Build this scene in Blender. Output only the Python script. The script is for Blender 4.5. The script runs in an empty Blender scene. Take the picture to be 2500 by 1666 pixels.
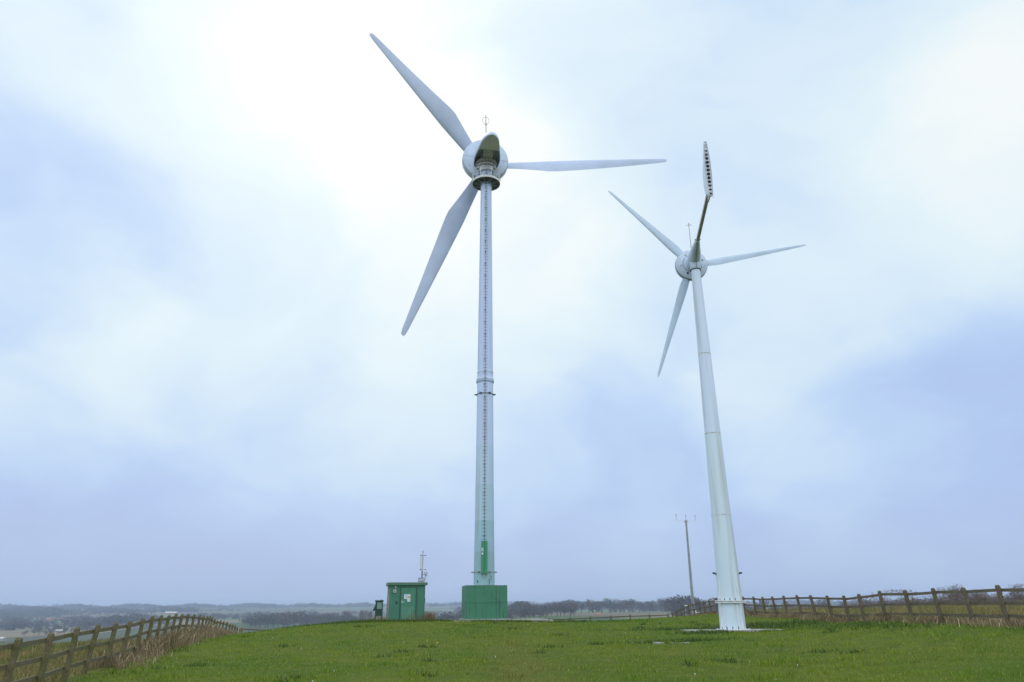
import bpy, math, random
import numpy as np
from math import sin, cos, pi, radians as R
from mathutils import Matrix, Vector

random.seed(7)
rng = np.random.default_rng(7)
S = bpy.context.scene
COL = S.collection

# ------------------------------------------------------------------ camera
TH = math.atan(647 / 1800.0)
cam = bpy.data.cameras.new('camera')
cam.sensor_width = 36.0
cam.lens = 36.0 * 1800 / 2500
cam.clip_end = 30000
cam.clip_start = 0.1
camo = bpy.data.objects.new('camera', cam)
COL.objects.link(camo)
S.camera = camo
fw = Vector((0, cos(TH), sin(TH))); r0 = Vector((1, 0, 0)); u0 = Vector((0, -sin(TH), cos(TH)))
ro = R(0.45)
cr = r0 * cos(ro) - u0 * sin(ro); cu = r0 * sin(ro) + u0 * cos(ro)
m = Matrix.Identity(4)
for i in range(3):
    m[i][0] = cr[i]; m[i][1] = cu[i]; m[i][2] = -fw[i]; m[i][3] = (0, 0, 1.6)[i]
camo.matrix_world = m

# ------------------------------------------------------------------ exposure, world, sun
S.view_settings.view_transform = 'Standard'
S.view_settings.look = 'None'
S.view_settings.exposure = 0.0
S.view_settings.gamma = 1.0
S.cycles.volume_bounces = 1
S.cycles.max_bounces = 6
S.cycles.diffuse_bounces = 3
S.cycles.volume_max_steps = 64

SUN_EL, SUN_AZ = 48.0, -20.0      # azimuth from +Y towards +X
W = bpy.data.worlds.new('World'); S.world = W; W.use_nodes = True
nt = W.node_tree; N = nt.nodes; L = nt.links
N.clear()


def nd(t, tree=None, **kw):
    n = (tree or nt).nodes.new(t)
    for k, v in kw.items():
        if hasattr(n, k): setattr(n, k, v)
        else: n.inputs[k].default_value = v
    return n


def mth(op, a, b=None, c=None, clamp=False, tree=None):
    t = tree or nt
    n = t.nodes.new('ShaderNodeMath'); n.operation = op; n.use_clamp = clamp
    for i, x in enumerate((a, b, c)):
        if x is None: continue
        if isinstance(x, (int, float)): n.inputs[i].default_value = x
        else: t.links.new(x, n.inputs[i])
    return n.outputs[0]


def ramp(fac, stops, tree=None, interp='LINEAR'):
    t = tree or nt
    n = t.nodes.new('ShaderNodeValToRGB'); e = n.color_ramp.elements
    n.color_ramp.interpolation = interp
    while len(e) > 1: e.remove(e[-1])
    e[0].position = stops[0][0]; e[0].color = (*stops[0][1], 1)
    for p, c in stops[1:]:
        k = e.new(p); k.color = (*c, 1)
    t.links.new(fac, n.inputs[0])
    return n.outputs[0]


def mixc(f, a, b, tree=None, blend='MIX'):
    t = tree or nt
    n = t.nodes.new('ShaderNodeMix'); n.data_type = 'RGBA'; n.blend_type = blend
    for s, x in ((0, f), (6, a), (7, b)):
        if isinstance(x, (int, float)): n.inputs[s].default_value = x
        elif isinstance(x, tuple): n.inputs[s].default_value = (*x, 1)
        else: t.links.new(x, n.inputs[s])
    return n.outputs[2]


tc = nd('ShaderNodeTexCoord')
mp = nd('ShaderNodeMapping'); mp.inputs['Scale'].default_value = (1, 1, 1.9)
L.new(tc.outputs['Generated'], mp.inputs[0])
nz = nd('ShaderNodeTexNoise'); nz.inputs['Scale'].default_value = 2.3; nz.inputs['Detail'].default_value = 5; nz.inputs['Roughness'].default_value = 0.5
L.new(mp.outputs[0], nz.inputs['Vector'])
vs = nd('ShaderNodeVectorMath', operation='SUBTRACT'); L.new(nz.outputs['Color'], vs.inputs[0]); vs.inputs[1].default_value = (.5, .5, .5)
vk = nd('ShaderNodeVectorMath', operation='SCALE'); L.new(vs.outputs[0], vk.inputs[0]); vk.inputs['Scale'].default_value = 0.34
va = nd('ShaderNodeVectorMath', operation='ADD'); L.new(tc.outputs['Generated'], va.inputs[0]); L.new(vk.outputs[0], va.inputs[1])
vn = nd('ShaderNodeVectorMath', operation='NORMALIZE'); L.new(va.outputs[0], vn.inputs[0])
DIRW = vn.outputs[0]
sx = nd('ShaderNodeSeparateXYZ'); L.new(tc.outputs['Generated'], sx.inputs[0])
sxw = nd('ShaderNodeSeparateXYZ'); L.new(DIRW, sxw.inputs[0])


def mr(v, a, b, c, d, kind='SMOOTHSTEP', tree=None):
    t = tree or nt
    n = t.nodes.new('ShaderNodeMapRange'); n.interpolation_type = kind
    for i, x in enumerate((v, a, b, c, d)):
        if isinstance(x, (int, float)): n.inputs[i].default_value = x
        else: t.links.new(x, n.inputs[i])
    return n.outputs[0]


# overcast brightness: brighter upwards, added fill behind the viewer, cloud patches by compass bearing
zz = mth('MULTIPLY_ADD', sx.outputs[2], 0.75, mth('MULTIPLY', sxw.outputs[2], 0.25))
bright = mr(zz, 0.0, 0.5, 0.16, 0.62, 'LINEAR')
# (azimuth, elevation, radius, weight)
BL = [(-15, 38, 12, .20), (-22, 43, 9, .08), (-1.5, 26, 11, .24), (-8, 33, 9, .12), (-30, 40, 9, -.06), (38, 31, 10, .26), (33, 29, 8, .10),
      (-33, 15, 8, .30), (-26, 16, 7, .10), (-15, 18, 12, .08), (-4, 13.5, 8, .10), (-38, 22.5, 8, -.30), (-44, 36, 10, -.04),
      (-34, 9, 8, -.05), (34, 10, 10, -.12), (38, 17, 8, -.12), (-24, 9, 9, -.10), (-36, 9, 7, -.12), (12, 9, 7, -.05), (20, 11, 6, .06), (20, 39, 12, -.06), (13, 27, 6, -.06),
      (0, 50, 14, .05), (22, 14, 8, .05), (-20, 24, 8, .05), (6, 20, 7, .08)]
for az, el, rad, w in BL:
    b = (sin(R(az)) * cos(R(el)), cos(R(az)) * cos(R(el)), sin(R(el)))
    d = nd('ShaderNodeVectorMath', operation='DOT_PRODUCT'); L.new(DIRW, d.inputs[0]); d.inputs[1].default_value = b
    bright = mth('ADD', bright, mr(d.outputs['Value'], cos(R(rad * 1.35)), 1.0, 0, w))
nz2 = nd('ShaderNodeTexNoise'); nz2.inputs['Scale'].default_value = 5.5; nz2.inputs['Detail'].default_value = 7; nz2.inputs['Roughness'].default_value = .5
mp2 = nd('ShaderNodeMapping'); mp2.inputs['Scale'].default_value = (1, 1, 1.5); L.new(DIRW, mp2.inputs[0]); L.new(mp2.outputs[0], nz2.inputs['Vector'])
bright = mth('MULTIPLY_ADD', mth('SUBTRACT', nz2.outputs['Fac'], 0.5), 0.55, bright)
bright = mth('ADD', bright, mr(sx.outputs[1], 0.3, -0.5, 0, 0.4))  # rear sky whitened as part of the added fill
cc = ramp(bright, [(0.0, (.44, .545, .83)), (.16, (.455, .60, .91)), (.32, (.54, .71, .965)), (.54, (.70, .85, .98)),
                   (.76, (.80, .93, .99)), (1.0, (.95, 1.0, 1.0))])
# colour cast at the horizon: slightly lilac grey
cc = mixc(mr(sx.outputs[2], 0.0, 0.14, 0.6, 0.0), cc, (.475, .575, .80))
boost = mr(sx.outputs[1], 0.2, -0.4, 1.0, 1.6)  # unseen sky behind the viewer strengthened, added to light the towers
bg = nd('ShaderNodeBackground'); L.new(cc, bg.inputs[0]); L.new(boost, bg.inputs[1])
sky = nd('ShaderNodeTexSky'); sky.sky_type = 'NISHITA'; sky.sun_disc = False
sky.sun_elevation = R(SUN_EL); sky.sun_rotation = R(SUN_AZ); sky.air_density = 1.5; sky.dust_density = 4
bg2 = nd('ShaderNodeBackground'); L.new(sky.outputs[0], bg2.inputs[0]); bg2.inputs[1].default_value = 0.1
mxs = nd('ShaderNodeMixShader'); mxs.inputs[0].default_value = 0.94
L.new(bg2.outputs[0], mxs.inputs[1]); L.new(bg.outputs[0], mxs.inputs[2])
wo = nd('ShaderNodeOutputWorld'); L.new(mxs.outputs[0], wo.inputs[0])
W.cycles.sampling_method = 'AUTOMATIC'

sl = bpy.data.lights.new('sun', 'SUN'); sl.energy = 0.7; sl.angle = R(14); sl.color = (1, .97, .92)
so = bpy.data.objects.new('sun', sl); COL.objects.link(so)
sd = Vector((sin(R(SUN_AZ)) * cos(R(SUN_EL)), cos(R(SUN_AZ)) * cos(R(SUN_EL)), sin(R(SUN_EL))))
so.rotation_euler = sd.to_track_quat('Z', 'Y').to_euler()
so.location = (0, 0, 80)


# ------------------------------------------------------------------ helpers
class MB:
    def __init__(s): s.v = []; s.f = []; s.mi = []; s.cur = 0
    def add(s, vs_, fs):
        o = len(s.v); s.v += [tuple(p) for p in vs_]
        for f in fs: s.f.append([i + o for i in f]); s.mi.append(s.cur)
        return s
    def box(s, c, size, rot=None, taper=1.0):
        x, y, z = [q / 2 for q in size]; c = Vector(c); out = []
        for dz in (-1, 1):
            k = taper if dz > 0 else 1.0
            for a, b in ((-1, -1), (1, -1), (1, 1), (-1, 1)):
                p = Vector((a * x * k, b * y * k, dz * z))
                if rot is not None: p = rot @ p
                out.append(c + p)
        return s.add(out, [(3, 2, 1, 0), (4, 5, 6, 7), (0, 1, 5, 4), (1, 2, 6, 5), (2, 3, 7, 6), (3, 0, 4, 7)])
    def loft(s, rings, cap=True, close=True):
        n = len(rings[0]); o = len(s.v)
        for r in rings: s.v += [tuple(p) for p in r]
        for i in range(len(rings) - 1):
            for j in range(n if close else n - 1):
                a = o + i * n + j; b = o + i * n + (j + 1) % n
                s.f.append([a, b, b + n, a + n]); s.mi.append(s.cur)
        if cap:
            s.f.append([o + j for j in reversed(range(n))]); s.mi.append(s.cur)
            e = o + (len(rings) - 1) * n
            s.f.append([e + j for j in range(n)]); s.mi.append(s.cur)
        return s
    def tube(s, pts, rad, n=8, cap=True):
        pts = [Vector(p) for p in pts]
        if not hasattr(rad, '__len__'): rad = [rad] * len(pts)
        rings = []; up = None
        for i, p in enumerate(pts):
            d = (pts[min(i + 1, len(pts) - 1)] - pts[max(i - 1, 0)]).normalized()
            if up is None:
                up = Vector((0, 0, 1)) if abs(d.z) < .9 else Vector((1, 0, 0))
            a = d.cross(up).normalized(); b = a.cross(d).normalized(); up = b
            rings.append([p + (a * cos(2 * pi * k / n) + b * sin(2 * pi * k / n)) * rad[i] for k in range(n)])
        return s.loft(rings, cap)
    def lathe(s, prof, n=32, M=None, cap=True):
        rings = []
        for r, z in prof:
            ring = [Vector((r * cos(2 * pi * k / n), r * sin(2 * pi * k / n), z)) for k in range(n)]
            if M is not None: ring = [M @ q for q in ring]
            rings.append(ring)
        return s.loft(rings, cap)
    def build(s, name, mats, parent=None, sharp=35, loc=None):
        me = bpy.data.meshes.new(name); me.from_pydata(s.v, [], s.f)
        if not isinstance(mats, (list, tuple)): mats = [mats]
        for q in mats: me.materials.append(q)
        me.polygons.foreach_set('material_index', s.mi)
        me.polygons.foreach_set('use_smooth', [True] * len(s.f))
        me.update()
        if sharp < 180: me.set_sharp_from_angle(angle=R(sharp))
        o = bpy.data.objects.new(name, me); COL.objects.link(o)
        if parent is not None: o.parent = parent
        if loc is not None: o.location = loc
        return o


def fix_normals(o):
    import bmesh
    bm = bmesh.new(); bm.from_mesh(o.data); bmesh.ops.recalc_face_normals(bm, faces=bm.faces); bm.to_mesh(o.data); bm.free()
    return o


def tag(o, label=None, cat=None, group=None, kind=None):
    if label: o['label'] = label
    if cat: o['category'] = cat
    if group: o['group'] = group
    if kind: o['kind'] = kind
    return o


def thing(name, label, cat, loc, rz=0, group=None):
    o = bpy.data.objects.new(name, None); o.empty_display_size = .3
    COL.objects.link(o); o.location = loc; o.rotation_euler = (0, 0, rz)
    return tag(o, label, cat, group)


def copy_tree(o, parent=None):
    c = o.copy(); COL.objects.link(c)
    if parent is not None: c.parent = parent
    for ch in list(o.children): copy_tree(ch, c)
    return c


def mat(name, col, rough=.6, var=.12, scale=3.0, metal=0.0, col2=None, bump=0.0, stretch=(1, 1, 1), spec=None, detail=4):
    mt = bpy.data.materials.new(name); mt.use_nodes = True; t = mt.node_tree
    b = t.nodes['Principled BSDF']
    g = t.nodes.new('ShaderNodeTexCoord'); mpn = t.nodes.new('ShaderNodeMapping'); mpn.inputs['Scale'].default_value = stretch
    t.links.new(g.outputs['Object'], mpn.inputs[0])
    n = t.nodes.new('ShaderNodeTexNoise'); n.inputs['Scale'].default_value = scale; n.inputs['Detail'].default_value = detail
    n.inputs['Roughness'].default_value = .6
    t.links.new(mpn.outputs[0], n.inputs['Vector'])
    c2 = col2 or tuple(max(0, x * (1 - var * 2)) for x in col)
    c1 = col if col2 else tuple(min(1, x * (1 + var)) for x in col)
    f = mr(n.outputs['Fac'], .3, .7, 0, 1, 'LINEAR', t)
    t.links.new(mixc(f, c1, c2, t), b.inputs['Base Color'])
    b.inputs['Roughness'].default_value = rough; b.inputs['Metallic'].default_value = metal
    if spec is not None: b.inputs['Specular IOR Level'].default_value = spec
    if bump:
        bp = t.nodes.new('ShaderNodeBump'); bp.inputs['Strength'].default_value = bump; bp.inputs['Distance'].default_value = .02
        t.links.new(n.outputs['Fac'], bp.inputs['Height']); t.links.new(bp.outputs[0], b.inputs['Normal'])
    return mt


M = {}
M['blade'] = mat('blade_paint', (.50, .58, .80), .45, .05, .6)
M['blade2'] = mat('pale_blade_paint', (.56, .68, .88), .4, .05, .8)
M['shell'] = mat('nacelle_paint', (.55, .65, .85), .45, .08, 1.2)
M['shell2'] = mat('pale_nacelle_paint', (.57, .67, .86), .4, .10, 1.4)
M['under'] = mat('grey_panel', (.78, .78, 1.0), .55, .06, 3, stretch=(6, 1, 1))
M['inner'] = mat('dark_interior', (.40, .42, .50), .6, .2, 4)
M['machine'] = mat('machinery_grey', (.56, .56, .64), .5, .25, 6)
M['machine2'] = mat('machinery_pale', (.60, .60, .66), .5, .25, 6)
M['steel'] = mat('galvanised_steel', (.36, .38, .40), .45, .15, 8, metal=.5)
M['dsteel'] = mat('dark_steel', (.085, .085, .095), .55, .2, 10, metal=.3)
M['white'] = mat('white_paint', (.74, .76, .78), .5, .05, 5)
M['rail_white'] = mat('rail_paint', (.80, .80, .82), .5, .1, 5)
M['grating'] = mat('platform_underside', (.13, .155, .15), .7, .35, 5)
M['boom'] = mat('boom_grey', (.42, .40, .47), .5, .12, 3)
M['seam'] = mat('dark_seam', (.05, .055, .06), .7, .1, 5)
M['concrete'] = mat('concrete', (.42, .42, .40), .9, .2, 6, bump=.3)
M['pad'] = mat('pale_concrete', (.46, .45, .43), .95, .25, 3.1, bump=.3, col2=(.12, .11, .075))
M['kiosk'] = mat('dark_green_paint', (.012, .06, .045), .5, .2, 3)
M['kpanel'] = mat('pale_green_panel', (.20, .34, .33), .4, .1, 3)
M['yellow'] = mat('warning_yellow', (.75, .55, .04), .5, .05, 5)
M['signw'] = mat('sign_white', (.72, .78, .88), .5, .04, 5)
M['signb'] = mat('sign_pale_blue', (.45, .56, .80), .5, .04, 5)
M['black'] = mat('black_plastic', (.02, .02, .02), .5, .1, 5)
M['solar'] = mat('solar_cells', (.30, .36, .45), .25, .1, 20)
M['clear'] = mat('rotor_foil_white', (.55, .60, .66), .4, .05, 5)
M['mast'] = mat('mast_galvanised', (.27, .31, .35), .55, .15, 2.0)
M['orange'] = mat('orange_cap', (.6, .2, .08), .5, .1, 5)

# streaky green paint (stains run down the faces)
def green_paint(name, base, dark, streak=.5):
    mt = bpy.data.materials.new(name); mt.use_nodes = True; t = mt.node_tree; b = t.nodes['Principled BSDF']
    g = t.nodes.new('ShaderNodeTexCoord')
    a = t.nodes.new('ShaderNodeMapping'); a.inputs['Scale'].default_value = (9, 9, .35); t.links.new(g.outputs['Object'], a.inputs[0])
    n = t.nodes.new('ShaderNodeTexNoise'); n.inputs['Scale'].default_value = 1.0; n.inputs['Detail'].default_value = 3
    t.links.new(a.outputs[0], n.inputs[0])
    n2 = t.nodes.new('ShaderNodeTexNoise'); n2.inputs['Scale'].default_value = 1.8; n2.inputs['Detail'].default_value = 6; t.links.new(g.outputs['Object'], n2.inputs[0])
    f = mth('MULTIPLY', mr(n.outputs['Fac'], .54, .66, 0, streak, 'LINEAR', t), mr(n2.outputs['Fac'], .4, .6, .3, 1, 'LINEAR', t), tree=t)
    c = mixc(mr(n2.outputs['Fac'], .3, .7, 0, .5, 'LINEAR', t), base, tuple(x * .72 for x in base), t)
    t.links.new(mixc(f, c, dark, t), b.inputs['Base Color'])
    b.inputs['Roughness'].default_value = .55
    return mt
M['plinth'] = green_paint('plinth_green', (.048, .205, .125), (.02, .05, .03), .8)
M['hut'] = green_paint('hut_green', (.050, .200, .135), (.02, .08, .05), .45)
M['door'] = green_paint('door_green', (.055, .225, .15), (.02, .08, .05), .3)
M['lpanel'] = green_paint('door_panel_green', (.095, .27, .19), (.03, .09, .06), .3)
M['rooftrim'] = green_paint('roof_green', (.075, .20, .135), (.05, .06, .03), .5)
M['frame'] = green_paint('door_frame_green', (.025, .10, .068), (.02, .05, .04), .3)
M['cover'] = green_paint('cover_green', (.05, .27, .15), (.03, .15, .08), .3)

# turbine tower paint: green camouflage bands at the foot, white above, weather streaks
def tower_paint(name, stops, h, streak=0.0):
    mt = bpy.data.materials.new(name); mt.use_nodes = True; t = mt.node_tree; b = t.nodes['Principled BSDF']
    g = t.nodes.new('ShaderNodeTexCoord'); s = t.nodes.new('ShaderNodeSeparateXYZ'); t.links.new(g.outputs['Object'], s.inputs[0])
    f = mth('DIVIDE', s.outputs[2], h, tree=t)
    c = ramp(f, [(z / h, q) for z, q in stops], t, 'CONSTANT')
    a = t.nodes.new('ShaderNodeMapping'); a.inputs['Scale'].default_value = (3, 3, .12); t.links.new(g.outputs['Object'], a.inputs[0])
    n = t.nodes.new('ShaderNodeTexNoise'); n.inputs['Scale'].default_value = 1.0; n.inputs['Detail'].default_value = 5
    t.links.new(a.outputs[0], n.inputs[0])
    c = mixc(mr(n.outputs['Fac'], .5, .72, 0, .5 + streak, 'LINEAR', t), c, tuple((.36, .38, .36)), t)
    t.links.new(c, b.inputs['Base Color']); b.inputs['Roughness'].default_value = .4
    return mt


# weathered fence timber
def timber(name, a_, b_, c_):
    mt = bpy.data.materials.new(name); mt.use_nodes = True; t = mt.node_tree; b = t.nodes['Principled BSDF']
    g = t.nodes.new('ShaderNodeNewGeometry')
    n = t.nodes.new('ShaderNodeTexNoise'); n.inputs['Scale'].default_value = 2.2; n.inputs['Detail'].default_value = 6; t.links.new(g.outputs['Position'], n.inputs[0])
    n2 = t.nodes.new('ShaderNodeTexNoise'); n2.inputs['Scale'].default_value = 22; n2.inputs['Detail'].default_value = 4; t.links.new(g.outputs['Position'], n2.inputs[0])
    c = mixc(mr(n.outputs['Fac'], .4, .62, 0, 1, 'LINEAR', t), a_, b_, t)
    c = mixc(mr(n2.outputs['Fac'], .45, .7, 0, .8, 'LINEAR', t), c, c_, t)
    t.links.new(c, b.inputs['Base Color']); b.inputs['Roughness'].default_value = .9
    return mt
M['wood'] = timber('weathered_timber', (.165, .135, .08), (.125, .125, .045), (.07, .052, .032))
M['wood2'] = timber('brown_timber', (.15, .12, .085), (.115, .10, .06), (.065, .05, .036))

# ------------------------------------------------------------------ terrain
CP = [(0, 0, 0), (-12, 0, -.3), (12, 0, .2), (0, -20, 0), (0, 18, 0), (-6, 18, 0), (6, 18, .02), (10.8, 17.2, .15), (-10.3, 16.5, -.2), (-9.2, 10, -.3),
      (-12, 24, -.08), (-13.3, 28.2, 0.0), (-15.5, 36, .08), (-18, 45.7, -.08), (-19.8, 51.6, -.24), (-21.4, 57.5, -.47), (-22.8, 63.3, -.81), (-24, 68, -1.1), (-25, 73, -1.4),
      (-18.4, 55, -.25), (-15, 53, .30), (-12.2, 51.5, .56), (-9.2, 50, .76), (-7, 49.2, .74), (-4.9, 48.5, .72), (-2, 48.8, .72), (.6, 49.5, .69),
      (6.6, 52, .60), (11, 55, .78), (14.7, 58, .88), (16.2, 63, .85), (16.2, 56, .86), (16.2, 50, .79), (16.2, 42, .79), (16.2, 34.5, .86), (16.2, 26, .86), (16, 17, .7), (16, 8, .6),
      (10.5, 38, .39), (8.2, 37.4, .37), (12.8, 37.4, .38), (10.5, 36.4, .37), (6, 30, .22), (2, 34, .28), (-6, 35, .26), (-10, 40, .38), (3, 44, .55),
      (-10, 60, .2), (-2, 60, .2), (8, 62, .2), (13, 66, .2), (16.2, 68.8, .62), (16.2, 73, .36), (16.2, 76.5, 0), (16.2, 80.6, -.34), (16.4, 84, -.5),
      (-21, 70, -1.45), (-10, 75, -1.1), (-.6, 77, -.85), (10, 80, -.62), (0, 90, -2.2), (20, 95, -1.8), (-25, 85, -2.8),
      (-13.5, 20, -.15), (-17.5, 30, .05), (-22, 36, .0), (-27, 42, -.6), (-32, 52, -2.2), (-34, 70, -5), (-30, 20, -1.0), (-30, 0, -2),
      (20, 30, .95), (26, 40, 1.1), (24, 55, 1.0), (30, 65, .9), (40, 60, 1.05), (50, 72, 1.5), (40, 82, .95), (28, 85, .3), (45, 40, 1.2), (36, 20, 1.0), (60, 90, 1.8), (75, 80, 2.5)]
CP = np.array(CP, float)


def _k(r): return np.where(r > 1e-9, r * r * np.log(r + 1e-12), 0)
_P = CP[:, :2] / 50.0
_n = len(CP)
_K = _k(np.linalg.norm(_P[:, None] - _P[None], axis=2)) + np.eye(_n) * 2e-4
_A = np.zeros((_n + 3, _n + 3)); _A[:_n, :_n] = _K; _A[:_n, _n] = 1; _A[:_n, _n + 1:] = _P; _A[_n, :_n] = 1; _A[_n + 1:, :_n] = _P.T
_w = np.linalg.solve(_A, np.concatenate([CP[:, 2], [0, 0, 0]]))


def tps(x, y):
    X = np.stack([x, y], -1) / 50.0
    out = np.zeros(len(x))
    for i in range(0, len(x), 20000):
        q = X[i:i + 20000]
        out[i:i + 20000] = _k(np.linalg.norm(q[:, None] - _P[None], axis=2)) @ _w[:_n] + _w[_n] + q @ _w[_n + 1:]
    return out


def sstep(x, a, b):
    t = np.clip((x - a) / (b - a), 0, 1); return t * t * (3 - 2 * t)


def wob(x, y, s, seed=0):
    return (np.sin(x / s + 1.3 * seed) * np.cos(y / s * 1.13 + 2.1 * seed) + .5 * np.sin((x + y) / s * 1.9 + seed) * np.cos((x - y) / s * 2.3 + .7 * seed)) / 1.5


def H(x, y):
    x = np.atleast_1d(np.asarray(x, float)); y = np.atleast_1d(np.asarray(y, float))
    r = np.hypot(x, y); az = np.degrees(np.arctan2(x, y))
    far = np.interp(r, [0, 60, 110, 160, 260, 400, 700, 900, 1150, 1700, 2600, 3500, 5000, 7000, 9000], [0, -1, -3.5, -8, -15, -20, -23, -23.5, -24, -20, -15, -3, 11, 11, 11])
    far = far - 8 * sstep(-az, 20, 31) * sstep(r, 300, 700) * (1 - sstep(r, 1900, 3300))
    far = far + wob(x, y, 420, 1) * np.clip(r / 1200, 0, 1) * 1.6
    # the plateau runs on to the right of the field
    plat = np.interp(r, [0, 100, 180, 260, 400, 650, 1150, 1800, 2800], [0, 1.0, .3, -2, -8, -12, -9, -12, -5])
    kr = np.maximum(sstep(az, 14, 24), sstep(az, -6, 1) * sstep(r, 200, 420)) * (1 - sstep(r, 1800, 3200)) * (y > 0)
    far = far * (1 - kr) + kr * plat
    t = sstep(r, 78, 125)
    near = tps(x, y)
    near = np.clip(near, -9, 3.2)
    out = near * (1 - t) + far * t
    out = np.where((y < -10), out * (1 - sstep(-y, 10, 60)) - sstep(-y, 10, 60) * 1.0, out)
    b = (r < 120)
    out = out + b * (wob(x, y, 1.7, 3) * .025 + wob(x, y, .55, 5) * .010)
    return out


def h1(x, y): return float(H(x, y)[0])


# polar sheet out to the horizon
rad = np.concatenate([[0.0], np.arange(1, 12, 1.0), np.arange(12, 90, .45), 90 * np.exp(np.linspace(0, math.log(9000 / 90), 150))])
angs = np.concatenate([np.linspace(-48, 48, 330), np.linspace(50, 310, 110)])
ar = np.radians(angs); nA = len(ar); nR = len(rad)
RR, AA = np.meshgrid(rad, ar, indexing='ij')
gx = (RR * np.sin(AA)).ravel(); gy = (RR * np.cos(AA)).ravel()
gz = H(gx, gy)
ii, jj = np.meshgrid(np.arange(nR - 1), np.arange(nA), indexing='ij')
a0 = ii * nA + jj; b0 = ii * nA + (jj + 1) % nA
faces = np.stack([a0, a0 + nA, b0 + nA, b0], -1).reshape(-1, 4)


def np_mesh(name, verts, faces, mats, smooth=False, tint=None, parent=None):
    me = bpy.data.meshes.new(name)
    me.vertices.add(len(verts)); me.vertices.foreach_set('co', verts.astype(np.float32).ravel())
    k = faces.shape[1]
    me.loops.add(faces.size); me.loops.foreach_set('vertex_index', faces.astype(np.int32).ravel())
    me.polygons.add(len(faces)); me.polygons.foreach_set('loop_start', np.arange(0, faces.size, k, dtype=np.int32))
    me.update(calc_edges=True)
    if smooth: me.polygons.foreach_set('use_smooth', np.ones(len(faces), bool))
    for q in mats: me.materials.append(q)
    if tint is not None:
        at = me.attributes.new('tint', 'FLOAT', 'POINT'); at.data.foreach_set('value', tint.astype(np.float32))
    o = bpy.data.objects.new(name, me); COL.objects.link(o)
    if parent is not None: o.parent = parent
    return o


gm = bpy.data.materials.new('ground'); gm.use_nodes = True; t = gm.node_tree; b = t.nodes['Principled BSDF']
g = t.nodes.new('ShaderNodeNewGeometry')


def noise(t, vec, scale, detail=5, rough=.55):
    n = t.nodes.new('ShaderNodeTexNoise'); n.inputs['Scale'].default_value = scale; n.inputs['Detail'].default_value = detail
    n.inputs['Roughness'].default_value = rough; t.links.new(vec, n.inputs['Vector']); return n.outputs['Fac']


P = g.outputs['Position']
n1 = noise(t, P, .22); n2 = noise(t, P, 1.6); n3 = noise(t, P, 9)
c = mixc(mr(n1, .38, .62, 0, 1, 'LINEAR', t), (.065, .105, .008), (.110, .125, .014), t)
c = mixc(mr(n2, .4, .7, 0, .6, 'LINEAR', t), c, (.035, .075, .010), t)
c = mixc(mr(n3, .5, .75, 0, .5, 'LINEAR', t), c, (.10, .10, .03), t)
# distant farmland
vm = t.nodes.new('ShaderNodeMapping'); vm.inputs['Scale'].default_value = (1 / 420, 1 / 300, 0); vm.inputs['Rotation'].default_value = (0, 0, .5)
t.links.new(P, vm.inputs[0])
vo = t.nodes.new('ShaderNodeTexVoronoi'); vo.voronoi_dimensions = '2D'; vo.inputs['Scale'].default_value = 1.0; vo.inputs['Randomness'].default_value = .8
t.links.new(vm.outputs[0], vo.inputs['Vector'])
sc = t.nodes.new('ShaderNodeSeparateColor'); t.links.new(vo.outputs['Color'], sc.inputs[0])
fc = ramp(sc.outputs[0], [(0, (.075, .13, .035)), (.2, (.055, .10, .03)), (.36, (.16, .13, .08)), (.48, (.10, .16, .05)), (.62, (.20, .165, .10)), (.75, (.07, .085, .045)), (.86, (.12, .18, .07))], t, 'CONSTANT')
ve = t.nodes.new('ShaderNodeTexVoronoi'); ve.voronoi_dimensions = '2D'; ve.feature = 'DISTANCE_TO_EDGE'; ve.inputs['Scale'].default_value = 1.0; ve.inputs['Randomness'].default_value = .8
t.links.new(vm.outputs[0], ve.inputs['Vector'])
fc = mixc(mr(ve.outputs['Distance'], .02, .035, 1, 0, 'LINEAR', t), fc, (.04, .045, .03), t)
fn = noise(t, P, .012); fc = mixc(mr(fn, .4, .7, 0, .5, 'LINEAR', t), fc, (.05, .06, .035), t)
ln = t.nodes.new('ShaderNodeVectorMath'); ln.operation = 'LENGTH'; t.links.new(P, ln.inputs[0])
# rough ochre pasture outside the fences
sp = t.nodes.new('ShaderNodeSeparateXYZ'); t.links.new(P, sp.inputs[0])
rightf = mr(sp.outputs[0], 16.0, 17.2, 0, 1, 'SMOOTHSTEP', t)
lx = mth('MULTIPLY_ADD', sp.outputs[1], .262, 5.9, tree=t)        # left fence line x = -(0.262 y + 5.9)
leftf = mr(mth('ADD', sp.outputs[0], lx, tree=t), .3, -.9, 0, 1, 'SMOOTHSTEP', t)
backf = mr(sp.outputs[1], 70, 82, 0, 1, 'SMOOTHSTEP', t)
rough_f = mth('MAXIMUM', mth('MAXIMUM', rightf, leftf, tree=t), backf, tree=t)
rc = mixc(mr(n2, .35, .65, 0, 1, 'LINEAR', t), (.15, .125, .035), (.07, .09, .02), t)
c = mixc(rough_f, c, rc, t)
c = mixc(mr(ln.outputs['Value'], 130, 330, 0, 1, 'SMOOTHSTEP', t), c, fc, t)
t.links.new(c, b.inputs['Base Color']); b.inputs['Roughness'].default_value = .95; b.inputs['Specular IOR Level'].default_value = .1
ground = np_mesh('ground', np.stack([gx, gy, gz], -1), faces, [gm], smooth=True)
tag(ground, kind='structure')

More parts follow.
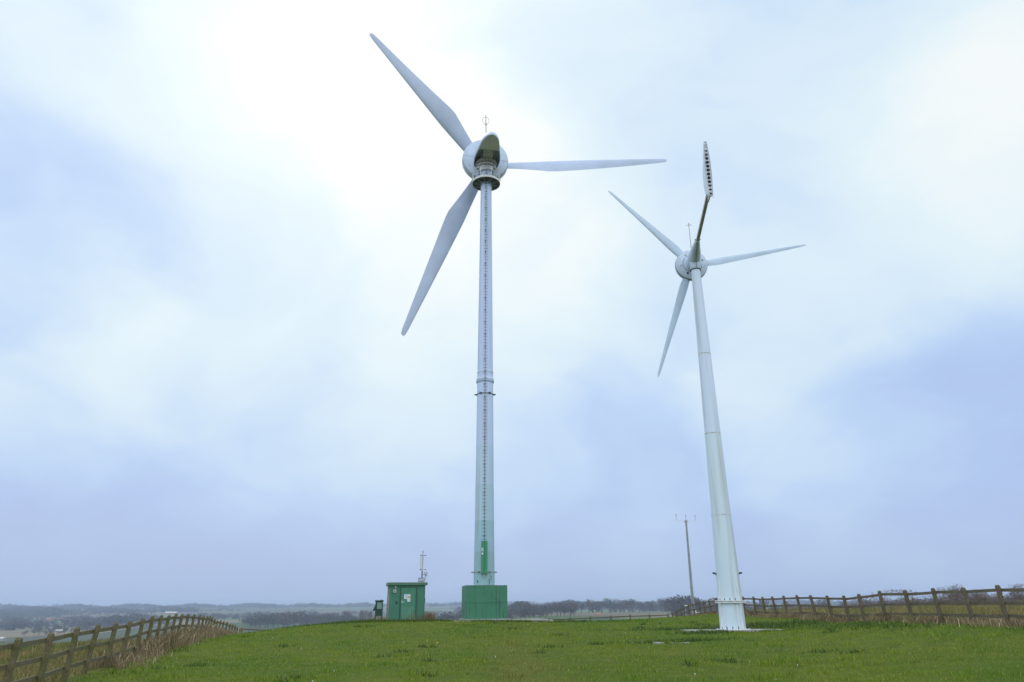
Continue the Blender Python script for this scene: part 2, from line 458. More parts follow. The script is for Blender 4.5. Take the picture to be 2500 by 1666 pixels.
# ------------------------------------------------------------------ haze
hz = MB().box((0, 0, (-62 + 58) / 2), (18600, 18600, 120)).build('haze', [], None, 180)
hm = bpy.data.materials.new('haze'); hm.use_nodes = True; t = hm.node_tree; t.nodes.clear()
pv = t.nodes.new('ShaderNodeVolumePrincipled'); pv.inputs['Density'].default_value = 0.00021; pv.inputs['Color'].default_value = (.62, .73, 1.0, 1)
pv.inputs['Anisotropy'].default_value = 0.0
ou = t.nodes.new('ShaderNodeOutputMaterial'); t.links.new(pv.outputs[0], ou.inputs['Volume'])
hz.data.materials.append(hm); tag(hz, kind='stuff')


# ------------------------------------------------------------------ turbine pieces
def blade_mesh(Rt, prof, frame, cone, n_st=26):
    """prof: list of (r, chord, thick, twist_deg, LE offset)."""
    hr, up, ax = frame
    mb = MB(); rings = []
    rs = np.linspace(prof[0][0], prof[-1][0], n_st)
    P_ = np.array(prof)
    rs = sorted(set(list(rs) + list(P_[:, 0])))
    for r in rs:
        ch, th, tw, le = [float(np.interp(r, P_[:, 0], P_[:, i])) for i in (1, 2, 3, 4)]
        tw = R(tw)
        sdir = hr * cos(cone) + ax * sin(cone)
        cd = up * cos(tw) + ax * sin(tw)             # towards the leading edge
        nn = sdir.cross(cd).normalized()
        pts = []
        for k in range(16):
            a = 2 * pi * k / 16
            xx = (1 - cos(a)) / 2                     # 0 LE .. 1 TE
            yt = th * (1.48 * math.sqrt(max(xx, 0)) - .63 * xx - 1.758 * xx ** 2 + 1.4215 * xx ** 3 - .5075 * xx ** 4) * 2.1 * .5
            yy = (yt if a <= pi else -yt * .75) + .02 * ch * sin(pi * xx)
            pts.append(sdir * r + cd * (le - xx * ch) + nn * yy)
        rings.append(pts)
    mb.loft(rings)
    return mb


def rotor_frame(yaw, tilt=0):
    ax = Vector((sin(yaw), cos(yaw) * cos(tilt), sin(tilt))).normalized()
    hr = Vector((cos(yaw), -sin(yaw), 0)); up = hr.cross(ax).normalized()
    return hr, up, ax


def axis_matrix(origin, ax, hr):
    up = ax.cross(hr)
    mm = Matrix.Identity(4)
    for i in range(3):
        mm[i][0] = hr[i]; mm[i][1] = up[i]; mm[i][2] = ax[i]; mm[i][3] = origin[i]
    return mm


# ================================================================== TURBINE 1 (with ladder, open nacelle)
O1 = Vector((-1.93, 50.3, 0.70))
T1 = thing('wind_turbine', 'taller wind turbine with a climbing ladder and railed platform on a green block', 'wind turbine', O1)
yaw1 = R(-8.75); hr, up, ax = rotor_frame(yaw1); tl = -ax      # tl points to the tail
HZ = 35.35 - .70
# green plinth (slightly turned)
ra = R(9.5); rot = Matrix.Rotation(ra, 3, 'Z')
pl = MB().box((0, 0, 1.10), (2.62, 2.62, 2.10), rot).build('plinth', M['plinth'], T1)
pl2 = MB().box((0, 0, .11), (2.86, 2.86, .10), rot).build('plinth_footing', M['concrete'], T1)
mb = MB()
c_, s_ = cos(ra), sin(ra)
def pf(x, z, y=-1.315): return Vector((x * c_ - y * s_, x * s_ + y * c_, z))
MB().box(Vector((0, 0, 1.10)), (2.634, 2.634, .018), rot).build('plinth_joint', M['kiosk'], T1)
# tower
towm = tower_paint('tower_paint_banded', [(0, (.28, .47, .55)), (4.21, (.33, .53, .67)), (6.24, (.43, .60, .78)), (8.6, (.49, .64, .86)), (11.2, (.54, .65, .94))], 34)
mb = MB(); mb.lathe([(.69, 2.14), (.66, 4.2), (.60, 11), (.565, 15.9)], 40)
mb.lathe([(.565, 15.95), (.54, 18.5), (.49, 24), (.43, 31), (.415, 34.2)], 40)
mb.build('tower', towm, T1, 60)
mb = MB()
mb.lathe([(.55, 15.82), (.63, 15.84), (.64, 15.93), (.58, 15.95)], 40)
mb.lathe([(.56, 15.955), (.63, 15.965), (.63, 16.05), (.575, 16.20)], 40)
mb.lathe([(.56, 16.50), (.576, 16.52), (.576, 16.62), (.555, 16.64)], 40)
mb.build('tower_flange', M['shell'], T1, 30)
mb = MB(); mb.lathe([(.73, 2.10), (.76, 2.12), (.76, 2.17), (.70, 2.19)], 40)
mb.build('base_ring', M['steel'], T1)
for z, rr, rc in ((14.95, .595, .66), (2.98, .69, .80)):
    mb = MB()
    for k in range(40):
        a = 2 * pi * k / 40; a2 = 2 * pi * (k + 1) / 40
        mb.tube([(cos(a) * rr, sin(a) * rr, z), (cos(a2) * rr, sin(a2) * rr, z)], .022, 5)
    for a in (pi * 1.02, -0.02 * pi, pi * 1.35, pi * 1.68):
        mb.tube([(cos(a) * rr, sin(a) * rr, z), (cos(a) * (rr + .17), sin(a) * (rr + .17), z + .01)], .038, 8)
        mb.box((cos(a) * (rr + .03), sin(a) * (rr + .03), z), (.10, .10, .10), Matrix.Rotation(a, 3, 'Z'))
    mb.build('clamp_ring', M['dsteel'] if z > 5 else M['steel'], T1)
# climbing rail with pegs
def tr(z): return float(np.interp(z, [2.14, 4.2, 11, 15.9, 18.5, 24, 31, 34.2], [.69, .66, .60, .565, .54, .49, .43, .415]))
mb = MB()
aL = R(-88)
def lp(z, off, side=0.0):
    r_ = tr(z) + off
    return Vector((cos(aL) * r_ - sin(aL) * side, sin(aL) * r_ + cos(aL) * side, z))
zs = list(np.arange(4.9, 33.2, 1.0)) + [33.3]
mb.tube([lp(z, .14) for z in zs], .016, 6)
for z in np.arange(5.0, 33.2, .235):
    mb.tube([lp(z, .14, -.14), lp(z, .14, .14)], .012, 5)
for z in np.arange(5.2, 33.2, .94):
    mb.tube([lp(z, -.01, -.03), lp(z, .14, -.03)], .028, 6)
mb.build('climbing_rail', M['dsteel'], T1)
mb = MB(); rc = Matrix.Rotation(aL + pi / 2, 3, 'Z')
mb.box(lp(3.88, .09), (.40, .22, 2.05), rc); cv = mb.build('ladder_cover', M['cover'], T1)
MB().box(lp(3.88, .206, .022), (.012, .015, 2.0), rc).build('cover_seam', M['kiosk'], cv)
MB().box(lp(4.62 - .27, .208, -.115), (.12, .014, .20), rc).build('sign', M['signw'], cv)
MB().box(lp(4.62 - .27, .218, -.115), (.04, .008, .10), rc).build('sign_symbol', M['black'], cv)
MB().box(lp(4.12 - .02, .208, -.12), (.10, .014, .12), rc).build('sign', M['signw'], cv)
mb = MB(); mb.box(lp(2.73, .06), (.10, .12, .22), rc); mb.tube([lp(2.82, .05), lp(2.60, .10)], .03, 8); mb.build('padlock_bracket', M['steel'], T1)
mb = MB(); mb.tube([lp(2.2, .03, .33), lp(2.52, .03, .33), lp(2.53, .03, .45), lp(2.72, .03, .45), lp(2.73, .03, .34)], .02, 6); mb.build('conduit', M['dsteel'], T1)
mb = MB(); mb.tube([lp(2.33, .02, -.42), lp(2.46, .05, -.42)], .03, 8); mb.build('cable_gland', M['black'], T1)

# service platform
PZ = 32.15
mb = MB(); mb.lathe([(.45, PZ - .03), (1.07, PZ - .03), (1.07, PZ + .03), (.45, PZ + .03)], 48, cap=False); mb.loft([[(.45 * cos(2 * pi * k / 48), .45 * sin(2 * pi * k / 48), PZ + dz) for k in range(48)] for dz in (.03, -.03)], cap=False)
mb.build('platform_deck', M['grating'], T1)
mb = MB()
for k in range(10):
    a = 2 * pi * k / 10 + .2
    mb.tube([(cos(a) * .43, sin(a) * .43, PZ - .28), (cos(a) * 1.02, sin(a) * 1.02, PZ - .05)], .02, 5)
    mb.box((cos(a) * .74, sin(a) * .74, PZ - .065), (.6, .05, .06), Matrix.Rotation(a, 3, 'Z'))
mb.build('platform_bracket', M['steel'], T1)
mb = MB(); mb.lathe([(1.07, PZ - .07), (1.10, PZ - .07), (1.10, PZ + .09), (1.07, PZ + .09)], 48, cap=False); mb.build('toe_board', M['rail_white'], T1)
mb = MB()
for z in (.32, .60, .88):
    for k in range(48):
        a = 2 * pi * k / 48; a2 = 2 * pi * (k + 1) / 48
        if z < .8 and 40 < k < 1: continue
        mb.tube([(cos(a) * 1.1, sin(a) * 1.1, PZ + z), (cos(a2) * 1.1, sin(a2) * 1.1, PZ + z)], .024 if z < .8 else .032, 5)
for k in range(8):
    a = R(-112) + 2 * pi * k / 8
    mb.tube([(cos(a) * 1.1, sin(a) * 1.1, PZ - .02), (cos(a) * 1.1, sin(a) * 1.1, PZ + .88)], .03, 6)
mb.build('guard_rail', M['rail_white'], T1)
mb = MB(); mb.lathe([(.50, 33.12), (.60, 33.14), (.60, 33.26), (.54, 33.30), (.54, 33.5), (.74, 33.56), (.74, 33.66), (.4, 33.7)], 40)
mb.build('yaw_bearing', M['machine2'], T1, 30)

# generator ring
def AM(o, f): return axis_matrix(o, f[2], f[0])
f1 = (hr, up, ax)
hubc = Vector((0, 0, HZ))
Mx = AM(hubc, f1)
mb = MB(); mb.lathe([(.2, .36), (1.72, .36), (1.80, .40), (1.83, .47), (1.83, .52)], 72, Mx, cap=False); gb = mb.build('generator_back_cover', M['shell'], T1, 40)
mb = MB()
for a, b_ in ((1.0, 1.78),):
    mb.box(hubc + hr * ((a + b_) / 2) + up * -.08 + ax * .357, (b_ - a, .008, .018), Matrix((hr, ax, up)).transposed())
    mb.box(hubc - hr * ((a + b_) / 2) + up * .12 + ax * .357, (b_ - a, .008, .014), Matrix((hr, ax, up)).transposed())
for x_, z_ in ((1.4, -.2), (1.15, -.65), (-1.3, -.7)):
    mb.tube([hubc + hr * x_ + up * z_ + ax * .365, hubc + hr * x_ + up * z_ + ax * .345], .03, 8)
mb.build('cover_seam', M['seam'], gb)
mb = MB(); mb.lathe([(1.72, .50), (1.78, .52), (1.78, .57), (1.7, .57)], 72, Mx, cap=False); mb.build('rim_gap', M['seam'], T1)
mb = MB(); mb.lathe([(1.6, .56), (1.84, .57), (1.86, .62), (1.86, .98), (1.80, 1.05), (.9, 1.12)], 72, Mx, cap=True); mb.build('generator_ring', M['shell'], T1, 30)
mb = MB(); mb.lathe([(.95, 1.10), (1.02, 1.3), (1.02, 1.9), (.90, 2.3), (.62, 2.62), (.25, 2.78), (.02, 2.82)], 40, Mx); mb.build('hub', M['shell'], T1)
prof1 = [(.75, .80, .55, 38, .38), (1.9, .95, .42, 37, .42), (3.2, 1.18, .36, 34, .44), (5.2, 1.55, .28, 28, .46), (5.9, 1.52, .26, 26, .44), (8, 1.26, .20, 20, .38), (11, .92, .13, 13, .29), (14, .60, .08, 9, .20), (15.5, .44, .05, 8, .15), (15.9, .32, .03, 8, .10), (16.0, .12, .015, 8, .03)]
for k in range(3):
    a = R(8.3) + k * 2 * pi / 3
    sdir = hr * cos(a) + up * sin(a); tdir = -hr * sin(a) + up * cos(a)
    mb = blade_mesh(16, prof1, (sdir, tdir, ax), R(.8))
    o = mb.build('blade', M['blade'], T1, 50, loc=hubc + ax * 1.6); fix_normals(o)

# nacelle: pointed canopy, open underneath in front of the tail panel
e_s = hr; e_t = tl; UZ = 34.6 - .70
st = [(3.93, .02), (3.85, .16), (3.7, .30), (3.4, .47), (3.0, .61), (2.55, .70), (2.1, .76), (1.6, .85), (1.1, .94), (.6, .99), (.1, .98), (-.36, .92)]
def arch(t_, w, hgt, n=14, drop=0.0, off=0):
    pts = []
    for k in range(n + 1):
        a = pi * k / n
        pts.append(Vector((0, 0, UZ - drop)) + e_t * t_ + e_s * (cos(a) * (w - off)) + Vector((0, 0, (sin(a) ** .8) * (hgt - off) + (0 if 0 < k < n else 0))))
    return pts
mb = MB()
hts = [.05, .22, .38, .62, .86, 1.05, 1.2, 1.32, 1.42, 1.48, 1.5, 1.5]
mb.loft([arch(t_, w, h) for (t_, w), h in zip(st, hts)], cap=False, close=False)
o = mb.build('nacelle_canopy', M['shell2'], T1, 60)
sm = o.modifiers.new('shell', 'SOLIDIFY'); sm.thickness = .05; sm.offset = 0
for p_ in o.data.polygons: pass
mb = MB(); mb.loft([arch(t_, w, h * .36, off=.06) for (t_, w), h in zip(st[5:], hts[5:])], cap=False, close=False)  # ceiling shaped well below the canopy so the bay catches more light
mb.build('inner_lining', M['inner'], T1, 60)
# tail underside panel
mb = MB(); pts = [(t_, w) for t_, w in st if t_ >= 2.1]
left = [Vector((0, 0, UZ - .0)) + e_t * t_ + e_s * (-w * .985) for t_, w in pts]
right = [Vector((0, 0, UZ - .0)) + e_t * t_ + e_s * (w * .985) for t_, w in pts]
ring_b = left + right[::-1]
n_ = len(ring_b)
mb.v += [tuple(p) for p in ring_b] + [tuple(p + Vector((0, 0, .05))) for p in ring_b]
for i in range(len(pts) - 1):
    mb.f.append([i, i + 1, n_ - 2 - i, n_ - 1 - i]); mb.mi.append(0)
    mb.f.append([n_ + i, 2 * n_ - 1 - i, 2 * n_ - 2 - i, n_ + i + 1]); mb.mi.append(0)
tp = mb.build('tail_underside_panel', M['under'], T1)
q_ = Matrix((e_s, e_t, Vector((0, 0, 1)))).transposed()
MB().box(Vector((0, 0, UZ - .015)) + e_t * 2.08, (1.50, .05, .10), q_).build('panel_lip', M['white'], tp)
# dark bulkhead behind the lip and machinery
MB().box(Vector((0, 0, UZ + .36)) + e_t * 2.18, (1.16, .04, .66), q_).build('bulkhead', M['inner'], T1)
mb = MB(); mb.box(Vector((0, 0, UZ + .28)) + e_t * 1.30, (.78, .95, .42), q_)
for k in range(4): mb.box(Vector((0, 0, UZ + .10)) + e_t * (1.72 - k * .13), (.44, .035, .04), q_)
mb.build('control_cabinet', M['machine'], T1)
mb = MB(); mb.tube([Vector((0, 0, UZ + .35)) + e_t * .9 + e_s * -.52, Vector((0, 0, UZ + .1)) + e_t * .75 + e_s * -.45, Vector((0, 0, UZ - .1)) + e_t * .5 + e_s * -.4], .05, 8); mb.build('hose', M['machine2'], T1); mb = MB()
mb.tube([Vector((0, 0, UZ + .3)) + e_t * .8 + e_s * .5, Vector((0, 0, UZ + .05)) + e_t * .6 + e_s * .62, Vector((0, 0, UZ - .1)) + e_t * .3 + e_s * .6], .035, 8)
mb.build('hose', M['machine2'], T1)
mb = MB(); mb.lathe([(.42, UZ - .16), (.82, UZ - .10), (.86, UZ + .02), (.80, UZ + .16), (.5, UZ + .3)], 36); mb.build('bedplate', M['machine'], T1, 30)
mb = MB(); mb.box(Vector((0, 0, UZ + .62)) + e_t * .05, (.9, .8, .7), q_); mb.build('main_frame', M['machine'], T1)
# mast with egg-shaped air terminal
mb = MB(); mb.tube([(.0, 0, 35.15), (-.06, 0, 38.56)], [.035, .022], 8); lm = mb.build('sensor_mast', M['dsteel'], T1)
mb = MB(); pts = []
for k in range(25):
    a = 2 * pi * k / 24
    w = .27 * sin(a) * (1.0 + .28 * cos(a)); zc = 37.98 + .38 * cos(a)
    pts.append((-.055 + w * .95, w * .2, zc))
mb.tube(pts, .012, 6, cap=False); mb.build('cable_loop', M['dsteel'], lm)
MB().box((-.03, 0, 37.72), (.10, .05, .05)).build('clamp', M['dsteel'], lm); mb = MB(); mb.box((-.05, 0, 37.9), (.05, .05, .14)); mb.lathe([(.03, 37.56), (.06, 37.6), (.03, 37.66)], 10, Matrix.Translation((-.045, 0, 0))); mb.build('sensor', M['dsteel'], lm)

# concrete apron under the block
cb = MB(); cb.box((0, 0, 0), (6.2, 4.6, .14)); a1 = cb.build('concrete_slab', M['pad'], None)
a1.location = (-1.0, 50.6, .72); a1.rotation_euler = (0, 0, ra)
tag(a1, 'low concrete slab under the green block of the taller turbine', 'concrete slab')

# ================================================================== TURBINE 2 (tail vane)
O2 = Vector((10.50, 38.0, .44))
T2 = thing('wind_turbine', 'smaller wind turbine with a long tail vane, white tower on a ribbed steel foot', 'wind turbine', O2)
T2.rotation_euler = (0, R(-.18), 0)
yaw2 = R(2.87); f2 = rotor_frame(yaw2, R(1.7)); hr, up, ax = f2
HZ2 = 20.19 - .44
towm2 = tower_paint('tower_paint_white', [(0, (.62, .74, .88)), (9.55, (.64, .74, .95))], 30, .12)
mb = MB()
def t2r(z): return float(np.interp(z, [0, 1.3, 5.4, 9.5, 14, 19.1], [.60, .575, .485, .41, .335, .245]))
secs = [(1.345, 5.36), (5.40, 9.53), (9.57, 13.93), (13.97, 19.05)]
for a, b_ in secs: mb.lathe([(t2r(a), a), (t2r((a + b_) / 2), (a + b_) / 2), (t2r(b_), b_)], 48)
mb.build('tower', towm2, T2, 60)
for z in (5.38, 9.55, 13.95): MB().lathe([(t2r(z) - .02, z - .03), (t2r(z) + .005, z - .025), (t2r(z) + .005, z + .025), (t2r(z) - .02, z + .03)], 48).build('tower_joint', M['machine2'], T2)
mb = MB(); mb.lathe([(.60, .06), (.585, 1.25)], 48); mb.build('base_section', towm2, T2)
mb = MB()
mb.lathe([(.58, 1.22), (.72, 1.225), (.72, 1.275), (.58, 1.28)], 48)
mb.lathe([(.58, 1.30), (.72, 1.305), (.72, 1.345), (.57, 1.35)], 48)
mb.build('bolted_flange', M['white'], T2, 30)
mb = MB(); mb.lathe([(.55, .0), (.80, .0), (.80, .055), (.6, .06)], 48); mb.build('base_plate', M['white'], T2, 30)
for k in range(16):
    a = 2 * pi * k / 16 + .12
    for z, rr, h_ in ((1.34, .66, .10), (.055, .70, .12)):
        MB().tube([(cos(a) * rr, sin(a) * rr, z - .02), (cos(a) * rr, sin(a) * rr, z + h_)], .022, 6).build('flange_bolt', M['dsteel'], T2)
gus = [R(-90 + d) for d in (-62, 27, 118, 208)]
for a in gus:
    mb = MB(); rt = Matrix.Rotation(a, 3, 'Z')
    ca, sa = cos(a), sin(a)
    def gp(r_, z, w): return Vector((ca * r_ - sa * w, sa * r_ + ca * w, z))
    for w0, w1 in ((-.024, .024),):
        ring = [(.59, .06), (.75, .06), (.63, .60), (.70, 1.22), (.58, 1.22)]
        mb.loft([[gp(r_, z, w0) for r_, z in ring], [gp(r_, z, w1) for r_, z in ring]])
        ring = [(.57, 1.35), (.70, 1.35), (.60, 1.9), (.555, 2.35), (.53, 2.35)]
        mb.loft([[gp(r_, z, w0) for r_, z in ring], [gp(r_, z, w1) for r_, z in ring]])
    mb.build('gusset', M['white'], T2)
for a in (pi * 1.0, -.03):
    mb = MB(); mb.tube([(cos(a) * .54, sin(a) * .54, 2.50), (cos(a) * .60, sin(a) * .60, 2.58)], .02, 6)
    mb.tube([(cos(a) * .57, sin(a) * .57, 2.60), (cos(a) * .72, sin(a) * .72, 2.61)], .042, 8)
    mb.build('lifting_lug', M['black'], T2)
# nacelle body: collar over the tower, cone reaching back to the tail boom
hub2 = Vector((0, 0, HZ2)); tl = Vector((-ax.x, -ax.y, 0)).normalized()
tl = Vector((-.128, -1, 0)).normalized(); sd2 = Vector((-tl.y, tl.x, 0)) * -1
sd2 = Vector((0, 0, 1)).cross(tl) * -1
mb = MB(); rings = []
def ell(c, w, h, n=24):
    return [c + sd2 * (w * cos(2 * pi * k / n)) + Vector((0, 0, h * sin(2 * pi * k / n))) for k in range(n)]
for t_, w, h, dz in ((-1.0, .50, .50, 0), (-.72, .46, .50, 0), (-.45, .37, .48, .0), (-.1, .345, .50, .02), (.3, .335, .46, .05), (.7, .29, .38, .09), (1.15, .22, .28, .13), (1.6, .155, .19, .16), (1.95, .125, .145, .17)):
    rings.append(ell(hub2 + tl * t_ + Vector((0, 0, dz)), w, h))
mb.loft(rings); nb = mb.build('nacelle', M['shell2'], T2, 60)
mb = MB(); mb.lathe([(.275, 19.0), (.285, 19.02), (.29, 19.35), (.30, 19.6)], 36); mb.build('tower_collar', M['shell2'], T2, 60)
mb = MB(); mb.lathe([(.262, 18.985), (.292, 18.985), (.292, 19.02), (.262, 19.02)], 36); mb.build('collar_seal', M['black'], T2)
mb = MB(); pts = []
for t_, w, h, dz in ((1.9, .125, .15, .17), (1.15, .22, .283, .13), (.7, .29, .383, .09), (.45, .32, .44, .07)):
    pts.append(hub2 + tl * t_ + Vector((0, 0, dz - h - .001)))
mb.tube(pts, .009, 6); mb.tube([(.0, -.292, 19.03), (.0, -.30, 19.3)], .011, 6); mb.build('seam', M['seam'], nb)
for s_ in (-1, 1): MB().tube([hub2 + tl * 1.93 + sd2 * .11 * s_ + Vector((0, 0, .19)), hub2 + tl * 1.93 + sd2 * .16 * s_ + Vector((0, 0, .19))], .03, 8).build('hinge_bolt', M['dsteel'], nb)
# generator disc with bolt covers
M2 = AM(hub2, f2)
mb = MB(); mb.lathe([(.15, .68), (.48, .70), (.50, .74), (.86, .82), (.905, .86), (.915, .92)], 64, M2, cap=False); gd = mb.build('generator_disc', M['shell2'], T2, 30)
mb = MB(); mb.lathe([(.90, .91), (.925, .93), (.925, .97), (.89, .97)], 64, M2, cap=False); mb.build('rim_gap', M['seam'], T2)
mb = MB(); mb.lathe([(.7, .96), (.915, .965), (.93, 1.0), (.93, 1.14), (.86, 1.2), (.3, 1.24)], 64, M2); mb.build('generator_rim', M['shell2'], T2, 30)
mb = MB(); mb.lathe([(.42, 1.2), (.46, 1.3), (.44, 1.6), (.3, 1.85), (.05, 1.95)], 36, M2); mb.build('hub', M['shell2'], T2)
mb = MB()
for k in range(40):
    a = R(100) + R(165) * k / 40; a2 = R(100) + R(165) * (k + 1) / 40
    p = [hub2 + hr * cos(q) * .53 + (up) * sin(q) * .53 + ax * .742 for q in (a, a2)]
    mb.tube(p, .010, 5)
for k in range(8):
    a = R(-40) + R(22) * k / 8; a2 = R(-40) + R(22) * (k + 1) / 8
    mb.tube([hub2 + hr * cos(q) * .58 + up * sin(q) * .58 + ax * .752 for q in (a, a2)], .010, 5)
for k in range(12):
    a = 2 * pi * k / 12 + .3
    for rr in (.72,):
        p = hub2 + hr * cos(a) * rr + up * sin(a) * rr + ax * .79; mb.tube([p - ax * .012, p], .012, 6)
mb.build('disc_seam', M['seam'], gd)
for a, mm_ in ((120, 'concrete'), (182, 'white'), (20, 'concrete'), (243, 'seam'), (-50, 'concrete')):
    a = R(a)
    p = hub2 + hr * cos(a) * .64 + up * sin(a) * .64 + ax * .765
    mb = MB(); mb.tube([p, p - ax * .03], [.065, .05], 16); o = mb.build('bolt_cover', M[mm_], gd)
prof2 = [(.45, .32, .20, 16, .13), (.93, .44, .15, 15, .18), (1.4, .50, .11, 15, .19), (1.8, .49, .10, 13, .19), (3, .39, .07, 9, .15), (5, .25, .045, 4, .10), (6.5, .155, .028, 2, .07), (6.85, .12, .02, 2, .055), (6.98, .05, .01, 2, .02)]
for k in range(3):
    a = R(10.3) + k * 2 * pi / 3
    sdir = hr * cos(a) + up * sin(a); tdir = -hr * sin(a) + up * cos(a)
    mb = blade_mesh(7, prof2, (sdir, tdir, ax), R(3.2))
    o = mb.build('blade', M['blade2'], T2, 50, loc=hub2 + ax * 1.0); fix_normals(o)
# tail boom and vane
b0 = hub2 + tl * 1.9 + Vector((0, 0, .17)); b1 = hub2 + tl * 7.0 + Vector((0, 0, .17))
d_ = (b1 - b0).normalized(); q2 = Matrix((sd2, d_, sd2.cross(d_))).transposed()
mb = MB(); mb.box((b0 + b1) / 2, (.155, (b1 - b0).length, .155), q2); mb.build('tail_boom', M['boom'], T2)
# vane: two bulging skins, open at the back over a perforated web
vb = 19.83 - .44; vt = 22.85 - .44
rear = hub2 + tl * 7.55; rear.z = 0
def vthick(s): return .045 + .088 * sin(pi * min(1, max(0, s * .9 + .08))) ** .9
def vchord(s): return .14 + 1.55 * sin(pi * (s * .94 + .03)) ** .8
mbL, mbR = MB(), MB(); nS = 18; nC = 8
gridL = []; gridR = []
for i in range(nS + 1):
    s_ = i / nS; th = vthick(s_); ch = vchord(s_); z = vb + (vt - vb) * s_
    rl = []; rr_ = []
    for j in range(nC + 1):
        q = j / nC
        w = th * (1 - q ** 4 * min(1, ch / .9)) * (1 - .35 * q) + .01
        cen = rear - tl * (ch * q)
        rl.append(cen - sd2 * w + Vector((0, 0, z + .12 * q * (1 - s_))))
        rr_.append(cen + sd2 * w + Vector((0, 0, z + .12 * q * (1 - s_))))
    gridL.append(rl); gridR.append(rr_)
mbL.loft(gridL, cap=False, close=False); mbR.loft(gridR, cap=False, close=False)
for q in (mbL, mbR):
    o = q.build('vane_skin', M['blade2'], T2, 60); sm = o.modifiers.new('shell', 'SOLIDIFY'); sm.thickness = .012; sm.offset = 0
# perforated web
mb = MB(); nh = 14
for i in range(nh):
    s0 = i / nh; s1 = (i + 1) / nh; sc_ = (s0 + s1) / 2
    z0 = vb + (vt - vb) * s0; z1 = vb + (vt - vb) * s1; zc = (z0 + z1) / 2
    hr_ = min(vthick(sc_) * .68, (z1 - z0) * .40)
    inner = []; outer = []
    K = 24
    for k in range(K):
        a = 2 * pi * k / K; ca, sa = cos(a), sin(a)
        inner.append((ca * hr_, sa * hr_))
        kx = 1 / max(abs(ca), abs(sa)); ox, oz = ca * kx, sa * kx
        zz_ = zc + oz * (z1 - z0) / 2
        outer.append((ox * vthick((zz_ - vb) / (vt - vb)), oz * (z1 - z0) / 2))
    for yo, flip in ((.05, 0), (.08, 1)):
        base = len(mb.v)
        for (x_, z_) in inner + outer: mb.v.append(tuple(rear - tl * yo + sd2 * x_ + Vector((0, 0, zc + z_))))
        for k in range(K):
            k2 = (k + 1) % K; f_ = [base + k, base + k2, base + K + k2, base + K + k]
            mb.f.append(f_ if flip else f_[::-1]); mb.mi.append(0)
mb.build('perforated_web', M['machine2'], T2, 180)
for s_ in (-1, 1):
    mb = MB(); p = rear + sd2 * s_ * .07 + Vector((0, 0, vb)); mb.tube([p + Vector((0, 0, .05)), p - Vector((0, 0, .16))], .012, 6); mb.build('vane_stay', M['steel'], T2)
mb = MB(); mb.box(rear - tl * .55 + Vector((0, 0, vb + .42)), (.05, .8, .5), q2); mb.build('vane_bracket', M['boom'], T2)
# wind sensor behind the boom
mb = MB(); mb.tube([hub2 + ax * .2 + Vector((-.08, 0, .45)), hub2 + ax * .2 + Vector((-.08, 0, 2.15))], [.025, .018], 8); wm = mb.build('sensor_mast', M['steel'], T2)
mb = MB()
c0 = hub2 + ax * .2 + Vector((-.08, 0, 2.17)); mb.tube([c0, c0 + Vector((0, 0, .10))], .03, 8)
for k in range(3):
    a = 2 * pi * k / 3 + .3; e = c0 + Vector((cos(a) * .14, sin(a) * .14, .08)); mb.tube([c0 + Vector((0, 0, .08)), e], .006, 5); mb.lathe([(.0, -.02), (.022, -.01), (.03, .02)], 10, Matrix.Translation(e))
mb.build('cup_anemometer', M['steel'], wm)

# flat pads in the grass
def slab(name, loc, size, rz, label, cat, mt):
    mb = MB(); n = 28; ring0 = []; rr = random.Random(int(abs(loc[0]) * 100))
    pts = []
    for k in range(n):
        a = 2 * pi * k / n; kx = 1 / max(abs(cos(a)), abs(sin(a)))
        pts.append((cos(a) * kx * size[0] / 2 * (1 + rr.uniform(-.03, .02)), sin(a) * kx * size[1] / 2 * (1 + rr.uniform(-.05, .03))))
    mb.loft([[(x, y, -.25) for x, y in pts], [(x, y, size[2]) for x, y in pts]])
    o = mb.build(name, mt, None); o.location = loc; o.rotation_euler = (0, 0, rz)
    return tag(o, label, cat)
slab('concrete_slab', (10.5, 38.0, .40), (4.7, 2.2, .05), R(2), 'thin concrete slab under the white foot of the smaller turbine', 'concrete slab', M['pad'])
slab('concrete_slab', (5.95, 30.2, h1(5.95, 30.2) - .0), (1.35, .5, .03), R(-14), 'narrow strip of concrete sunk in the grass of the open field', 'concrete slab', M['pad'])

# ================================================================== green hut
OH = Vector((-6.98, 50.4, h1(-6.9, 49.4) - .03))
HR = R(12.5)
hut = thing('utility_hut', 'green flat-roofed hut with a warning sign on its door', 'hut', OH, HR)
hw, hd, hh = 2.22, 2.2, 2.18
MB().box((0, 0, hh / 2), (hw, hd, hh)).build('wall', M['hut'], hut)
rf = MB().box((0, 0, hh + .075), (hw + .26, hd + .30, .15)).build('roof', M['rooftrim'], hut)
MB().box((0, 0, hh + .16), (hw + .28, hd + .32, .02)).build('roof_felt', M['concrete'], rf)
fy = -hd / 2
dr = MB().box((.06, fy - .012, 1.06), (.92, .05, 1.96)).build('door', M['door'], hut)
mb = MB()
for x in (-.44, .56): mb.box((x, fy - .028, 1.06), (.06, .06, 2.06))
mb.box((.06, fy - .03, 2.075), (.94, .065, .05)); mb.build('door_frame', M['frame'], hut)
MB().box((.04, fy - .045, .50), (.74, .02, .84)).build('lower_panel', M['lpanel'], dr)
mb = MB(); mb.tube([(-.33, fy - .05, 1.16), (-.18, fy - .07, 1.16)], .018, 8); mb.tube([(-.32, fy - .03, 1.16), (-.32, fy - .07, 1.16)], .03, 10); mb.tube([(-.32, fy - .03, 1.24), (-.32, fy - .05, 1.24)], .022, 10); mb.build('handle', M['white'], dr)
sg = MB().box((-.01, fy - .046, 1.49), (.39, .014, .27)).build('sign', M['signw'], dr)
